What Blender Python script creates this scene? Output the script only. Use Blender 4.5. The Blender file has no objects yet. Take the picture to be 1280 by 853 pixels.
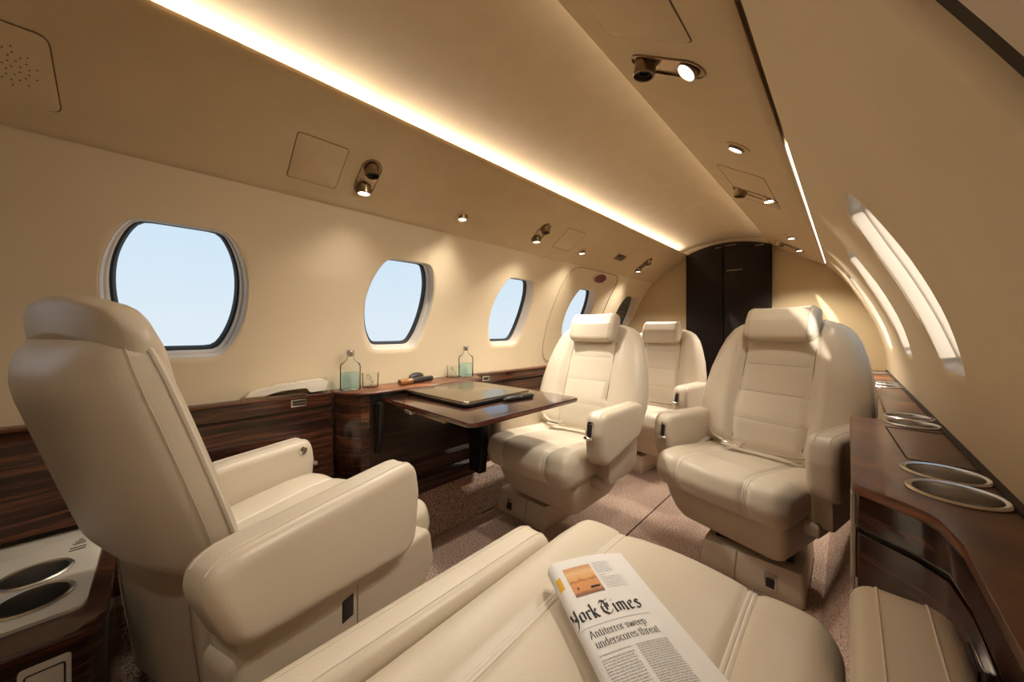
import bpy, bmesh, math, random
from math import sin, cos, pi, radians, sqrt
from mathutils import Vector, Matrix
random.seed(7)
C = bpy.context.scene.collection
CX = -0.60            # cabin centre line
CAMZ = 0.80

# ------------------------------------------------------------------ materials
def new_mat(name):
    m = bpy.data.materials.new(name); m.use_nodes = True
    nt = m.node_tree
    return m, nt, nt.nodes['Principled BSDF']

def set_in(b, **kw):
    for k, v in kw.items():
        k = k.replace('_', ' ')
        if k in b.inputs:
            b.inputs[k].default_value = v

def simple(name, col, rough=.5, metal=0., **kw):
    m, nt, b = new_mat(name)
    set_in(b, Base_Color=(*col, 1), Roughness=rough, Metallic=metal, **kw)
    return m

def add_bump(nt, b, scale, strength, dist=.002, detail=4, vec=None, kind='NOISE'):
    tc = nt.nodes.new('ShaderNodeTexCoord')
    if kind == 'VORONOI':
        n = nt.nodes.new('ShaderNodeTexVoronoi'); n.inputs['Scale'].default_value = scale; out = n.outputs['Distance']
    else:
        n = nt.nodes.new('ShaderNodeTexNoise'); n.inputs['Scale'].default_value = scale; n.inputs['Detail'].default_value = detail; out = n.outputs['Fac']
    nt.links.new(tc.outputs['Object'], n.inputs['Vector'])
    bp = nt.nodes.new('ShaderNodeBump'); bp.inputs['Strength'].default_value = strength; bp.inputs['Distance'].default_value = dist
    nt.links.new(out, bp.inputs['Height']); nt.links.new(bp.outputs['Normal'], b.inputs['Normal'])
    return tc, n

def mottled(name, c1, c2, scale, rough, bump=.15, bscale=400, bdist=.001, **kw):
    m, nt, b = new_mat(name)
    tc = nt.nodes.new('ShaderNodeTexCoord')
    n = nt.nodes.new('ShaderNodeTexNoise'); n.inputs['Scale'].default_value = scale; n.inputs['Detail'].default_value = 3
    nt.links.new(tc.outputs['Object'], n.inputs['Vector'])
    r = nt.nodes.new('ShaderNodeValToRGB')
    r.color_ramp.elements[0].position = .35; r.color_ramp.elements[0].color = (*c1, 1)
    r.color_ramp.elements[1].position = .65; r.color_ramp.elements[1].color = (*c2, 1)
    nt.links.new(n.outputs['Fac'], r.inputs['Fac']); nt.links.new(r.outputs['Color'], b.inputs['Base Color'])
    set_in(b, Roughness=rough, **kw)
    add_bump(nt, b, bscale, bump, bdist)
    return m

def wood(name, grain=(2.2, 1.1, 34), dark=(.009, .0035, .002), mid=(.045, .014, .007), light=(.13, .045, .02), rough=.22, coat=.6):
    m, nt, b = new_mat(name)
    tc = nt.nodes.new('ShaderNodeTexCoord')
    w0 = nt.nodes.new('ShaderNodeTexNoise'); w0.inputs['Scale'].default_value = 3.0; w0.inputs['Detail'].default_value = 2
    nt.links.new(tc.outputs['Object'], w0.inputs['Vector'])
    mp = nt.nodes.new('ShaderNodeMapping'); mp.inputs['Scale'].default_value = grain
    add = nt.nodes.new('ShaderNodeMixRGB'); add.blend_type = 'ADD'; add.inputs['Fac'].default_value = .035
    nt.links.new(tc.outputs['Object'], add.inputs['Color1']); nt.links.new(w0.outputs['Color'], add.inputs['Color2'])
    nt.links.new(add.outputs['Color'], mp.inputs['Vector'])
    n = nt.nodes.new('ShaderNodeTexNoise'); n.inputs['Scale'].default_value = 2.6; n.inputs['Detail'].default_value = 7; n.inputs['Roughness'].default_value = .62
    nt.links.new(mp.outputs['Vector'], n.inputs['Vector'])
    r = nt.nodes.new('ShaderNodeValToRGB'); e = r.color_ramp.elements
    e[0].position = .36; e[0].color = (*dark, 1); e[1].position = .70; e[1].color = (*light, 1)
    x = e.new(.52); x.color = (*mid, 1)
    nt.links.new(n.outputs['Fac'], r.inputs['Fac']); nt.links.new(r.outputs['Color'], b.inputs['Base Color'])
    set_in(b, Roughness=rough, Coat_Weight=coat, Coat_Roughness=.12)
    return m

def emit(name, col, strength):
    m, nt, b = new_mat(name)
    set_in(b, Base_Color=(.8, .8, .8, 1), Emission_Color=(*col, 1), Emission_Strength=strength)
    return m

M = {}
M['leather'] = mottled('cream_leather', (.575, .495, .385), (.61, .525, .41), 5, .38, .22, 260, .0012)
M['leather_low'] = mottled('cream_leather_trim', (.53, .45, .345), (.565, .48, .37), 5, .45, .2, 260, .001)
M['piping'] = simple('cream_piping', (.66, .59, .49), .45)
M['stitch'] = simple('seam_thread', (.40, .33, .24), .6)
M['suede'] = mottled('tan_headliner', (.53, .405, .245), (.56, .43, .265), 14, .75, .12, 600, .0008)
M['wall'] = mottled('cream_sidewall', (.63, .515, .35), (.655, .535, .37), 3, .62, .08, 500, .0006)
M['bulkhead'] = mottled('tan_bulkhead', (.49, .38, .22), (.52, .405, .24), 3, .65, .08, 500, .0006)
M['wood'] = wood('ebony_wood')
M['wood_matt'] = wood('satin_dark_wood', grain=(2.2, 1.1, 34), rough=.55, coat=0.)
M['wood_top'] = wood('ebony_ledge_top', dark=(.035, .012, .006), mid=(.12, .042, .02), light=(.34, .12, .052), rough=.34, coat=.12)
M['wood_top'].node_tree.nodes['Principled BSDF'].inputs['Specular IOR Level'].default_value = .35
M['wood_table'] = wood('ebony_table_top', grain=(30, 1.1, 14), dark=(.016, .007, .004), mid=(.04, .016, .009), light=(.09, .034, .017), rough=.16, coat=.8)
M['wood_edge'] = wood('reddish_wood_edge', dark=(.05, .012, .006), mid=(.11, .03, .014), light=(.2, .06, .028))
M['cabinet'] = wood('black_brown_cabinet', grain=(30, 14, 1.2), dark=(.006, .003, .002), mid=(.009, .0045, .003), light=(.016, .007, .004), rough=.5, coat=.0)
M['cabinet'].node_tree.nodes['Principled BSDF'].inputs['Specular IOR Level'].default_value = .2
M['dark_panel'] = wood('recess_panel_wood', dark=(.012, .006, .004), mid=(.03, .014, .008), light=(.07, .026, .013), rough=.35, coat=.4)
M['chrome'] = simple('polished_chrome', (.82, .80, .77), .12, 1.)
M['steel'] = simple('brushed_steel', (.62, .60, .57), .26, 1., Anisotropic=.7)
M['bronze'] = simple('bronze_metal', (.30, .22, .14), .28, 1.)
M['black'] = simple('black_plastic', (.012, .011, .010), .35)
M['rubber'] = simple('black_rubber', (.02, .02, .022), .6)
M['gap'] = simple('dark_groove', (.035, .022, .012), .9)
M['lid_gap'] = simple('lid_groove', (.10, .07, .04), .9)
M['cream_plastic'] = simple('cream_plastic', (.62, .56, .47), .38)
M['grey_shade'] = simple('grey_window_shade', (.10, .095, .085), .7)
M['frame'] = simple('beige_window_frame', (.55, .47, .385), .42)
M['laptop'] = simple('dark_bronze_laptop', (.34, .28, .20), .25, .9)
M['silver'] = simple('silver_edge', (.75, .73, .70), .22, 1.)
M['amber'] = simple('amber_tube', (.24, .10, .03), .25)
M['paper'] = mottled('newsprint', (.78, .755, .735), (.80, .78, .76), 30, .8, .05, 300)
M['ink'] = simple('newspaper_ink', (.035, .03, .03), .8)
M['grey_ink'] = simple('newspaper_body_text', (.43, .41, .395), .8)
M['pale_ink'] = simple('newspaper_small_text', (.55, .53, .51), .8)
M['yellow'] = simple('yellow_print', (.75, .42, .03), .7)
M['red'] = simple('red_sign', (.16, .012, .01), .35)
M['led'] = emit('led_strip_light', (1., .985, .955), 27.)
M['led_dim'] = emit('soft_led_strip_light', (1., .95, .86), 12.)
M['led_cool'] = emit('cool_led_strip_light', (1., .95, .86), 3.)
M['lens'] = emit('reading_lamp_lens', (1., .95, .87), 9.)
M['seam_dark'] = simple('dark_back_seam_thread', (.27, .205, .135), .7)  # darker stitching for the vertical back seams
M['belt'] = simple('beige_webbing', (.50, .42, .33), .8)

def carpet_mat():
    m, nt, b = new_mat('flecked_beige_carpet')
    tc = nt.nodes.new('ShaderNodeTexCoord')
    n = nt.nodes.new('ShaderNodeTexNoise'); n.inputs['Scale'].default_value = 230; n.inputs['Detail'].default_value = 2
    nt.links.new(tc.outputs['Object'], n.inputs['Vector'])
    r = nt.nodes.new('ShaderNodeValToRGB'); e = r.color_ramp.elements
    e[0].position = .36; e[0].color = (.17, .095, .066, 1); e[1].position = .66; e[1].color = (.66, .50, .405, 1)
    x = e.new(.5); x.color = (.48, .335, .265, 1)
    nt.links.new(n.outputs['Fac'], r.inputs['Fac']); nt.links.new(r.outputs['Color'], b.inputs['Base Color'])
    set_in(b, Roughness=.95)
    bp = nt.nodes.new('ShaderNodeBump'); bp.inputs['Strength'].default_value = .7; bp.inputs['Distance'].default_value = .004
    nt.links.new(n.outputs['Fac'], bp.inputs['Height']); nt.links.new(bp.outputs['Normal'], b.inputs['Normal'])
    return m
M['carpet'] = carpet_mat()

def print_mat():
    m, nt, b = new_mat('sunset_landscape_print')
    tc = nt.nodes.new('ShaderNodeTexCoord')
    sp = nt.nodes.new('ShaderNodeSeparateXYZ'); nt.links.new(tc.outputs['UV'], sp.inputs['Vector'])
    n = nt.nodes.new('ShaderNodeTexNoise'); n.inputs['Scale'].default_value = 6; nt.links.new(tc.outputs['UV'], n.inputs['Vector'])
    ad = nt.nodes.new('ShaderNodeMath'); ad.operation = 'MULTIPLY_ADD'; ad.inputs[1].default_value = .16
    nt.links.new(n.outputs['Fac'], ad.inputs[0]); nt.links.new(sp.outputs['Y'], ad.inputs[2])
    r = nt.nodes.new('ShaderNodeValToRGB'); e = r.color_ramp.elements
    e[0].position = .02; e[0].color = (.24, .11, .07, 1); e[1].position = 1.; e[1].color = (.60, .33, .16, 1)
    for p, c in ((.16, (.30, .14, .08)), (.22, (.62, .27, .10)), (.50, (.66, .30, .12)), (.56, (.42, .17, .06)), (.62, (.70, .36, .13)), (.85, (.74, .47, .24))):
        x = e.new(p); x.color = (*c, 1)
    nt.links.new(ad.outputs[0], r.inputs['Fac']); nt.links.new(r.outputs['Color'], b.inputs['Base Color'])
    set_in(b, Roughness=.75)
    return m
M['print'] = print_mat()

def glass_mat(name, tint, fresnel=True, rough=.02):
    m = bpy.data.materials.new(name); m.use_nodes = True
    nt = m.node_tree; nt.nodes.clear()
    o = nt.nodes.new('ShaderNodeOutputMaterial'); mx = nt.nodes.new('ShaderNodeMixShader')
    t = nt.nodes.new('ShaderNodeBsdfTransparent'); t.inputs['Color'].default_value = (*tint, 1)
    g = nt.nodes.new('ShaderNodeBsdfGlossy'); g.inputs['Roughness'].default_value = rough
    if fresnel:
        f = nt.nodes.new('ShaderNodeFresnel'); f.inputs['IOR'].default_value = 1.10
        nt.links.new(f.outputs['Fac'], mx.inputs['Fac'])
    else: mx.inputs['Fac'].default_value = .025
    nt.links.new(t.outputs['BSDF'], mx.inputs[1]); nt.links.new(g.outputs['BSDF'], mx.inputs[2])
    nt.links.new(mx.outputs['Shader'], o.inputs['Surface'])
    return m
M['pane'] = glass_mat('window_pane_glass', (.97, .99, 1.), False)
M['glass'] = glass_mat('drinking_glass', (.975, .985, .98))
M['bottle'] = glass_mat('bottle_glass', (.985, .995, .995))
M['water'] = glass_mat('water', (.78, .95, 1.))

# ------------------------------------------------------------------ mesh helpers
def link(name, me, mat, parent=None, smooth=True, ang=35):
    if mat is not None and len(me.materials) == 0:
        me.materials.append(M[mat] if isinstance(mat, str) else mat)
    if smooth and len(me.polygons):
        me.polygons.foreach_set('use_smooth', [True] * len(me.polygons))
        me.set_sharp_from_angle(angle=radians(ang))
    o = bpy.data.objects.new(name, me); C.objects.link(o)
    if parent is not None: o.parent = parent
    return o

def mesh_of(bm, name='m'):
    bmesh.ops.recalc_face_normals(bm, faces=bm.faces[:])
    me = bpy.data.meshes.new(name); bm.to_mesh(me); bm.free()
    return me

def obj(name, bm, mat, parent=None, **kw):
    return link(name, mesh_of(bm, name), mat, parent, **kw)

def tag(o, label=None, cat=None, group=None, kind=None):
    if label: o['label'] = label
    if cat: o['category'] = cat
    if group: o['group'] = group
    if kind: o['kind'] = kind
    return o

def thing(name, label, cat, loc=(0, 0, 0), rotz=0., group=None):
    o = bpy.data.objects.new(name, None); C.objects.link(o); o.empty_display_size = .05
    o.location = loc; o.rotation_euler = (0, 0, rotz)
    return tag(o, label, cat, group)

def add_geo(bm, vs, fs):
    b = [bm.verts.new(v) for v in vs]
    for f in fs:
        try: bm.faces.new([b[i] for i in f])
        except ValueError: pass
    return b

def bx(bm, x0, x1, y0, y1, z0, z1, bev=0., seg=3):
    t = bmesh.new()
    bmesh.ops.create_cube(t, size=1.)
    for v in t.verts:
        v.co = Vector(((x0 + x1) / 2 + v.co.x * (x1 - x0), (y0 + y1) / 2 + v.co.y * (y1 - y0), (z0 + z1) / 2 + v.co.z * (z1 - z0)))
    if bev > 0:
        bmesh.ops.bevel(t, geom=t.edges[:], offset=bev, segments=seg, profile=.5, affect='EDGES')
    join(bm, t)

def join(bm, t, mat=None):
    vm = {}
    for v in t.verts:
        vm[v] = bm.verts.new(mat @ v.co if mat else v.co)
    for f in t.faces:
        try: bm.faces.new([vm[v] for v in f.verts])
        except ValueError: pass
    t.free()

def BX(*a, **k):
    bm = bmesh.new(); bx(bm, *a, **k); return bm

def loft(rings, closed=True, caps=True, bm=None):
    bm = bm or bmesh.new()
    R = [[bm.verts.new(p) for p in r] for r in rings]
    n = len(rings[0])
    for a, b in zip(R, R[1:]):
        for i in range(n if closed else n - 1):
            j = (i + 1) % n
            try: bm.faces.new((a[i], a[j], b[j], b[i]))
            except ValueError: pass
    if caps:
        bm.faces.new(R[0]); bm.faces.new(R[-1])
    return bm

def lathe(prof, n=40, mat=None, bm=None):
    """prof: (r, z) list about local z"""
    bm = bm or bmesh.new()
    rings = []
    for r, z in prof:
        if r < 1e-6:
            v = Vector((0, 0, z)); rings.append([bm.verts.new(mat @ v if mat else v)])
        else:
            row = []
            for i in range(n):
                v = Vector((r * cos(2 * pi * i / n), r * sin(2 * pi * i / n), z)); row.append(bm.verts.new(mat @ v if mat else v))
            rings.append(row)
    for a, b in zip(rings, rings[1:]):
        if len(a) == 1 and len(b) == 1: continue
        for i in range(n):
            j = (i + 1) % n
            if len(a) == 1: bm.faces.new((a[0], b[j], b[i]))
            elif len(b) == 1: bm.faces.new((a[i], a[j], b[0]))
            else: bm.faces.new((a[i], a[j], b[j], b[i]))
    return bm

def axis_mat(loc, d):
    d = Vector(d).normalized()
    return Matrix.Translation(Vector(loc)) @ d.to_track_quat('Z', 'Y').to_matrix().to_4x4()

def tube(pts, r, n=8, closed=False, bm=None):
    bm = bm or bmesh.new()
    pts = [Vector(p) for p in pts]; N = len(pts)
    up = None; rings = []
    for i in range(N):
        if closed: d = pts[(i + 1) % N] - pts[i - 1]
        else: d = pts[min(i + 1, N - 1)] - pts[max(i - 1, 0)]
        if d.length < 1e-9: d = Vector((0, 0, 1))
        d.normalize()
        if up is None:
            up = Vector((0, 0, 1)) if abs(d.z) < .9 else Vector((1, 0, 0))
        a = up - d * up.dot(d)
        if a.length < 1e-6: a = d.orthogonal()
        a.normalize(); up = a; b = d.cross(a)
        rings.append([pts[i] + (a * cos(2 * pi * k / n) + b * sin(2 * pi * k / n)) * r for k in range(n)])
    if closed:
        R = [[bm.verts.new(p) for p in q] for q in rings]
        for i in range(N):
            A, B = R[i], R[(i + 1) % N]
            for k in range(n): bm.faces.new((A[k], A[(k + 1) % n], B[(k + 1) % n], B[k]))
    else:
        loft(rings, True, True, bm)
    return bm

def ribbon(pts, width_dir, w, th, bm=None):
    """flat strap: pts centre line, width along width_dir"""
    wd = Vector(width_dir).normalized() * w / 2
    rings = []
    pts = [Vector(p) for p in pts]
    for i, p in enumerate(pts):
        d = (pts[min(i + 1, len(pts) - 1)] - pts[max(i - 1, 0)]).normalized()
        n = d.cross(wd).normalized() * th / 2
        rings.append([p - wd - n, p + wd - n, p + wd + n, p - wd + n])
    return loft(rings, True, True, bm)

def round_poly(pts, seg=6):
    """pts: (a, b, r) -> rounded polygon"""
    out = []; n = len(pts)
    for i in range(n):
        p = Vector(pts[i][:2]); r = pts[i][2]
        a = Vector(pts[i - 1][:2]) - p; b = Vector(pts[(i + 1) % n][:2]) - p
        if r <= 0: out.append((p.x, p.y)); continue
        la, lb = a.length, b.length; a.normalize(); b.normalize()
        ang = a.angle(b); d = min(r / math.tan(ang / 2), la * .49, lb * .49)
        p0 = p + a * d; p1 = p + b * d
        for k in range(seg + 1):
            t = k / seg
            q = p0 * (1 - t) ** 2 + p * 2 * t * (1 - t) + p1 * t ** 2
            out.append((q.x, q.y))
    return out

def prism(poly, h0, h1, axis='x', bev=0., seg=3, bm=None):
    """extrude 2-D outline; axis x: (a,b)->(y,z); y: (x,z); z: (x,y)"""
    t = bmesh.new()
    def P(a, b, h):
        return {'x': (h, a, b), 'y': (a, h, b), 'z': (a, b, h)}[axis]
    A = [t.verts.new(P(a, b, h0)) for a, b in poly]; B = [t.verts.new(P(a, b, h1)) for a, b in poly]
    fa = t.faces.new(A); fb = t.faces.new(B[::-1]); n = len(poly)
    for i in range(n): t.faces.new((A[i], A[(i + 1) % n], B[(i + 1) % n], B[i]))
    if bev > 0:
        es = list(fa.edges) + list(fb.edges)
        bmesh.ops.bevel(t, geom=es, offset=bev, segments=seg, profile=.5, affect='EDGES', clamp_overlap=True)
    if bm is None: return t
    join(bm, t); return bm

def inset(poly, d):
    n = len(poly); P = [Vector(p) for p in poly]
    area = sum(P[i].x * P[(i + 1) % n].y - P[(i + 1) % n].x * P[i].y for i in range(n))
    sg = 1 if area > 0 else -1
    out = []
    for i in range(n):
        a = P[i] - P[i - 1]; b = P[(i + 1) % n] - P[i]
        if a.length < 1e-7: a = b
        if b.length < 1e-7: b = a
        na = Vector((-a.y, a.x)).normalized() * sg; nb = Vector((-b.y, b.x)).normalized() * sg
        m = (na + nb)
        if m.length < 1e-6: m = na
        m.normalize(); k = 1 / max(.5, m.dot(na))
        out.append(tuple(P[i] + m * d * k))
    return out
def rprism(poly, h0, h1, r, axis='x', seg=6, crown=0.):
    if h0 > h1: h0, h1 = h1, h0
    def P(a, b, h): return Vector({'x': (h, a, b), 'y': (a, h, b), 'z': (a, b, h)}[axis])
    lo = [[P(a, b, h0 + r - r * sin(pi / 2 * i / seg)) for a, b in inset(poly, r - r * cos(pi / 2 * i / seg))] for i in range(seg + 1)][::-1]
    hi = [[P(a, b, h1 - r + r * sin(pi / 2 * i / seg)) for a, b in inset(poly, r - r * cos(pi / 2 * i / seg))] for i in range(seg + 1)]
    fin = inset(poly, r); ca = sum(p[0] for p in fin) / len(fin); cb = sum(p[1] for p in fin) / len(fin)
    fin = [(ca + (a - ca) * .9, cb + (b - cb) * .9) for a, b in fin]
    lo = [[P(a, b, h0) for a, b in fin]] + lo; hi = hi + [[P(a, b, h1) for a, b in fin]]
    return loft(lo + hi)

def boolean_cut(o, cutters):
    for c in cutters:
        md = o.modifiers.new('cut', 'BOOLEAN'); md.operation = 'DIFFERENCE'; md.solver = 'EXACT'; md.object = c
    bpy.context.view_layer.update()
    dg = bpy.context.evaluated_depsgraph_get()
    me = bpy.data.meshes.new_from_object(o.evaluated_get(dg))
    o.modifiers.clear(); o.data = me
    for c in cutters: bpy.data.objects.remove(c)
    me.polygons.foreach_set('use_smooth', [True] * len(me.polygons)); me.set_sharp_from_angle(angle=radians(35))

def smooth01(a, b, x):
    t = max(0., min(1., (x - a) / (b - a))); return t * t * (3 - 2 * t)

# ------------------------------------------------------------------ cabin shell
PROF = [(.512, 1.180), (.535, 1.157), (.56, 1.125), (.60, 1.062), (.645, .975), (.68, .90), (.712, .815), (.735, .725), (.748, .65), (.752, .58), (.752, .50), (.742, .34), (.715, .18), (.66, .0)]
_len = [0.]
for a, b in zip(PROF, PROF[1:]): _len.append(_len[-1] + math.dist(a, b))
SMAX = _len[-1]
def prof(s):
    s = max(0., min(SMAX, s))
    for i in range(len(_len) - 1):
        if s <= _len[i + 1] + 1e-9:
            # smooth (Catmull-Rom) between points
            t = (s - _len[i]) / (_len[i + 1] - _len[i])
            p0 = PROF[max(i - 1, 0)]; p1 = PROF[i]; p2 = PROF[i + 1]; p3 = PROF[min(i + 2, len(PROF) - 1)]
            f = lambda a, b, c, d: .5 * (2 * b + (c - a) * t + (2 * a - 5 * b + 4 * c - d) * t * t + (3 * b - a - 3 * c + d) * t ** 3)
            return f(p0[0], p1[0], p2[0], p3[0]), f(p0[1], p1[1], p2[1], p3[1])
    return PROF[-1]
def prof_n(s):
    a = prof(s - .01); b = prof(s + .01)
    d = Vector((b[0] - a[0], b[1] - a[1])).normalized()
    return (-d.y, d.x) if -d.y > 0 else (d.y, -d.x)   # outward
def shell(side, s, y, off=0.):
    w, z = prof(s); n = prof_n(s)
    return Vector((CX + side * (w + n[0] * off), y, z + n[1] * off))
def s_of_z(z):
    lo, hi = 0., SMAX
    for _ in range(40):
        m = (lo + hi) / 2
        if prof(m)[1] > z: lo = m
        else: hi = m
    return lo
SW0, SW1 = s_of_z(1.066), s_of_z(.722)
SC = (SW0 + SW1) / 2; WB = (SW1 - SW0) / 2; WA = .142
def win_outline(k, n=64, a=WA, b=WB, rot0=0.):
    pass
def win_r(th, a=WA, b=WB):
    """bulged-side, flat top & bottom outline: radius at angle th"""
    c, s = cos(th), sin(th)
    p = 2.1; bb = b * 1.22
    r = (abs(c / a) ** p + abs(s / bb) ** p) ** (-1 / p)
    lim = b / max(abs(s), 1e-6)
    k = 34.
    return (r ** -k + lim ** -k) ** (-1 / k)

S_BOT = s_of_z(.44)
def wall_cell(bm, side, y0, y1, yc, win=True, off=0., s_top=0.):
    if not win:
        # same division along the profile as the edge of a window bay, so the seams close
        h = PITCH / 2
        lo, hi = math.atan2(s_top - SC, h), math.atan2(S_BOT - SC, h)
        sl = [s_top] + [SC + h * math.tan(2 * pi * i / 72) for i in range(-17, 18) if lo + .011 < 2 * pi * i / 72 < hi - .011] + [S_BOT]
        ny = max(2, int((y1 - y0) / .08))
        loft([[shell(side, q, y0 + (y1 - y0) * j / ny, off) for q in sl] for j in range(ny + 1)], False, False, bm)
        return
    angs = set(2 * pi * i / 72 for i in range(72))
    for yy in (y0, y1):
        for ss in (s_top, S_BOT): angs.add(math.atan2(ss - SC, yy - yc) % (2 * pi))
    angs = sorted(angs); A = [angs[0]]
    for t in angs[1:]:
        if t - A[-1] > .01: A.append(t)
        else:
            if abs(t - round(t / (2 * pi / 72)) * (2 * pi / 72)) > 1e-9: A[-1] = t
    def rect_r(t):
        c, s = cos(t), sin(t); r = 9.
        if c > 1e-9: r = min(r, (y1 - yc) / c)
        if c < -1e-9: r = min(r, (y0 - yc) / c)
        if s > 1e-9: r = min(r, (S_BOT - SC) / s)
        if s < -1e-9: r = min(r, (s_top - SC) / s)
        return r
    rings = []
    for f in (0., .02, .06, .15, .3, .5, .75, 1.):
        rings.append([shell(side, SC + sin(t) * (win_r(t) * (1 - f) + rect_r(t) * f), yc + cos(t) * (win_r(t) * (1 - f) + rect_r(t) * f), off + (.003 * (1 - f / .02) if f < .02 else 0)) for t in A])
    loft(rings, True, False, bm)

YB = 2.75; YF = -.95
def window(side, yc, idx, off=0., shade=False):
    T = [2 * pi * i / 80 for i in range(80)]
    def ring(ka, kb, o, kc=0.): return [shell(side, SC + sin(t) * win_r(t, WA - ka, WB - kb), yc + cos(t) * win_r(t, WA - ka, WB - kb), o + off) for t in T]
    root = obj('window_%d' % idx, loft([ring(-.0015, -.0015, .0035), ring(.0005, .0005, .0025), ring(.003, .003, .006), ring(.006, .006, .022), ring(.010, .010, .024), ring(.012, .012, .027), ring(.014, .014, .050)], True, False), 'frame')
    tag(root, kind='structure')
    obj('seal', loft([ring(.010, .010, .046), ring(.019, .018, .0455), ring(.024, .023, .053), ring(.024, .023, .062)], True, False), 'rubber', root)
    bm = bmesh.new()
    loft([ring(.024, .023, .055), ring(.07, .08, .055), ring(.139, .17, .055)], True, False, bm)
    bm.faces.new([v for v in bm.verts][-80:])
    obj('pane', bm, 'pane', root)
    if shade:
        rows = []
        for i in range(41):
            s = SC - WB * .93 + 2 * WB * .93 * i / 40
            hw = [r for r in (WA - .03,)][0]
            rows.append([shell(side, s, yc - hw + 2 * hw * j / 4, off + .046 + (.004 if i % 2 else 0)) for j in range(5)])
        obj('pleated_shade', loft(rows, False, False), 'grey_shade', root, smooth=False)
    return root

PITCH = .632
def wall(name, side, centres, hatch=None):
    bm = bmesh.new()
    ys = [YF]
    cells = []
    prev = YF
    for k, c in enumerate(centres):
        a, b = c - PITCH / 2, c + PITCH / 2
        if a > prev + 1e-4: wall_cell(bm, side, prev, a, 0, win=False)
        wall_cell(bm, side, max(a, prev), min(b, YB + .03), c, off=.0); prev = b
    if prev < YB: wall_cell(bm, side, prev, YB + .03, 0, win=False)
    bmesh.ops.remove_doubles(bm, verts=bm.verts[:], dist=.0004)
    # below the ledge, behind the consoles
    ns = 10
    loft([[shell(side, S_BOT + (SMAX - S_BOT) * i / ns, y) for i in range(ns + 1)] for y in (YF, YB + .03)], False, False, bm)
    return tag(obj(name, bm, 'wall'), kind='structure')
LW = [.04 + PITCH * k for k in range(-1, 5)]
RW = [1.0 + PITCH * k for k in range(0, 3)]
wall('wall_left', -1, LW)
wall('wall_right', 1, RW)
wi = 1
for k, c in enumerate(LW[1:]):
    window(-1, c, wi, shade=(k == 4)); wi += 1
for c in RW:
    window(1, c, wi); wi += 1

# exit hatch outline around the fourth left window: a proud rounded rim on the sidewall
def hatch_rim():
    yc = LW[4]; hw = .30; s0, s1 = .006, s_of_z(.60)
    sc = (s0 + s1) / 2; hs = (s1 - s0) / 2
    pts = []
    for i in range(120):
        t = 2 * pi * i / 120
        r = (abs(cos(t) / hw) ** 7 + abs(sin(t) / hs) ** 7) ** (-1 / 7)
        pts.append((sc + sin(t) * r, yc + cos(t) * r))
    def ring(o, f): return [shell(-1, sc + (s - sc) * f, yc + (y - yc) * f, o) for s, y in pts]
    o = obj('door_1', loft([ring(.001, 1.03), ring(-.002, 1.02), ring(-.0025, 1.01), ring(-.002, 1.0), ring(.0015, .992)], True, False), 'wall')
    tag(o, kind='structure')
    obj('door_groove', tube(ring(-.0005, .994), .0022, 6, True), 'gap', o)
hatch_rim()

# frame hoop on the right, just ahead of the camera
def hoop():
    ys = [(.275, .0), (.285, -.012), (.298, -.014)]
    ns = 30
    def strip(y_off): return loft([[shell(1, S_BOT * i / ns, y, o) for i in range(ns + 1)] for y, o in y_off], False, False)
    o = obj('trim_1', strip([(.312, .0), (.316, -.005), (.325, -.008), (.336, -.008), (.347, -.004), (.358, .0005)]), 'wall')
    tag(o, kind='structure')
    obj('dark_joint', strip([(.296, -.0008), (.312, -.0012)]), 'gap', o)
    obj('grey_panel', strip([(-.5, -.004), (.29, -.004), (.295, -.003), (.297, .001)]), 'frame', o)
hoop()

# overhead panels ---------------------------------------------------------
def overhead(idx, side):
    P = [(.262, 1.372), (.255, 1.366), (.253, 1.353), (.258, 1.347), (.272, 1.3395), (.298, 1.3225), (.312, 1.3115), (.35, 1.286), (.43, 1.232), (.495, 1.1885), (.510, 1.1785), (.514, 1.1795), (.514, 1.190), (.50, 1.202), (.40, 1.27), (.31, 1.345)]
    if side > 0: P = [(w - (.009 if w > .47 else 0), z + (.006 if w > .47 else 0)) for w, z in P]
    bm = loft([[Vector((CX + side * w, y, z)) for w, z in P] for y in (YF, YB + .02)], True, True)
    o = obj('trim_%d' % idx, bm, 'suede', ang=50)
    return tag(o, kind='structure')
OHL = overhead(2, -1); OHR = overhead(3, 1)
# outer vault closing the cove space
def ceiling():
    N = 24; rings = []
    for y in (YF, YB + .02):
        r = []
        for i in range(N + 1):
            u = -1 + 2 * i / N
            w = .305 * u
            r.append(Vector((CX + w, y, 1.392 + .042 * (1 - u * u))))
        rings.append(r)
    o = obj('ceiling', loft(rings, False, False), 'suede'); tag(o, kind='structure')
    # cove backs
    for sd in (-1, 1):
        rr = [[Vector((CX + sd * a, y, b)) for a, b in ((.305, 1.392), (.318, 1.375), (.316, 1.345), (.30, 1.335))] for y in (YF, YB + .02)]
        obj('cove_back', loft(rr, False, False), 'suede', o)
        rr = [[Vector((CX + sd * a, y, b)) for a, b in ((.495, 1.204), (.515, 1.208), (.54, 1.19), (.535, 1.157))] for y in (YF, YB + .02)]
        obj('seam_back', loft(rr, False, False), 'suede', o)
ceiling()
def roof_leak_cover():
    a = [(CX - .77, .5), (CX - .80, .75), (CX - .70, 1.02), (CX - .585, 1.21), (CX - .36, 1.42), (CX - .2, 1.47), (CX, 1.49)]
    a = a + [(2 * CX - x, z) for x, z in a[-2::-1]]
    # only above the windows: unseen cover added over the lining to stop light leaks
    a = [p for p in a if p[1] > 1.1]
    o = obj('trim_4', loft([[Vector((x, y, z)) for x, z in a] + [Vector((x, y, z + .01)) for x, z in a[::-1]] for y in (YF - .25, YB + .25)], True, True), 'frame')
    tag(o, kind='structure')
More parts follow.
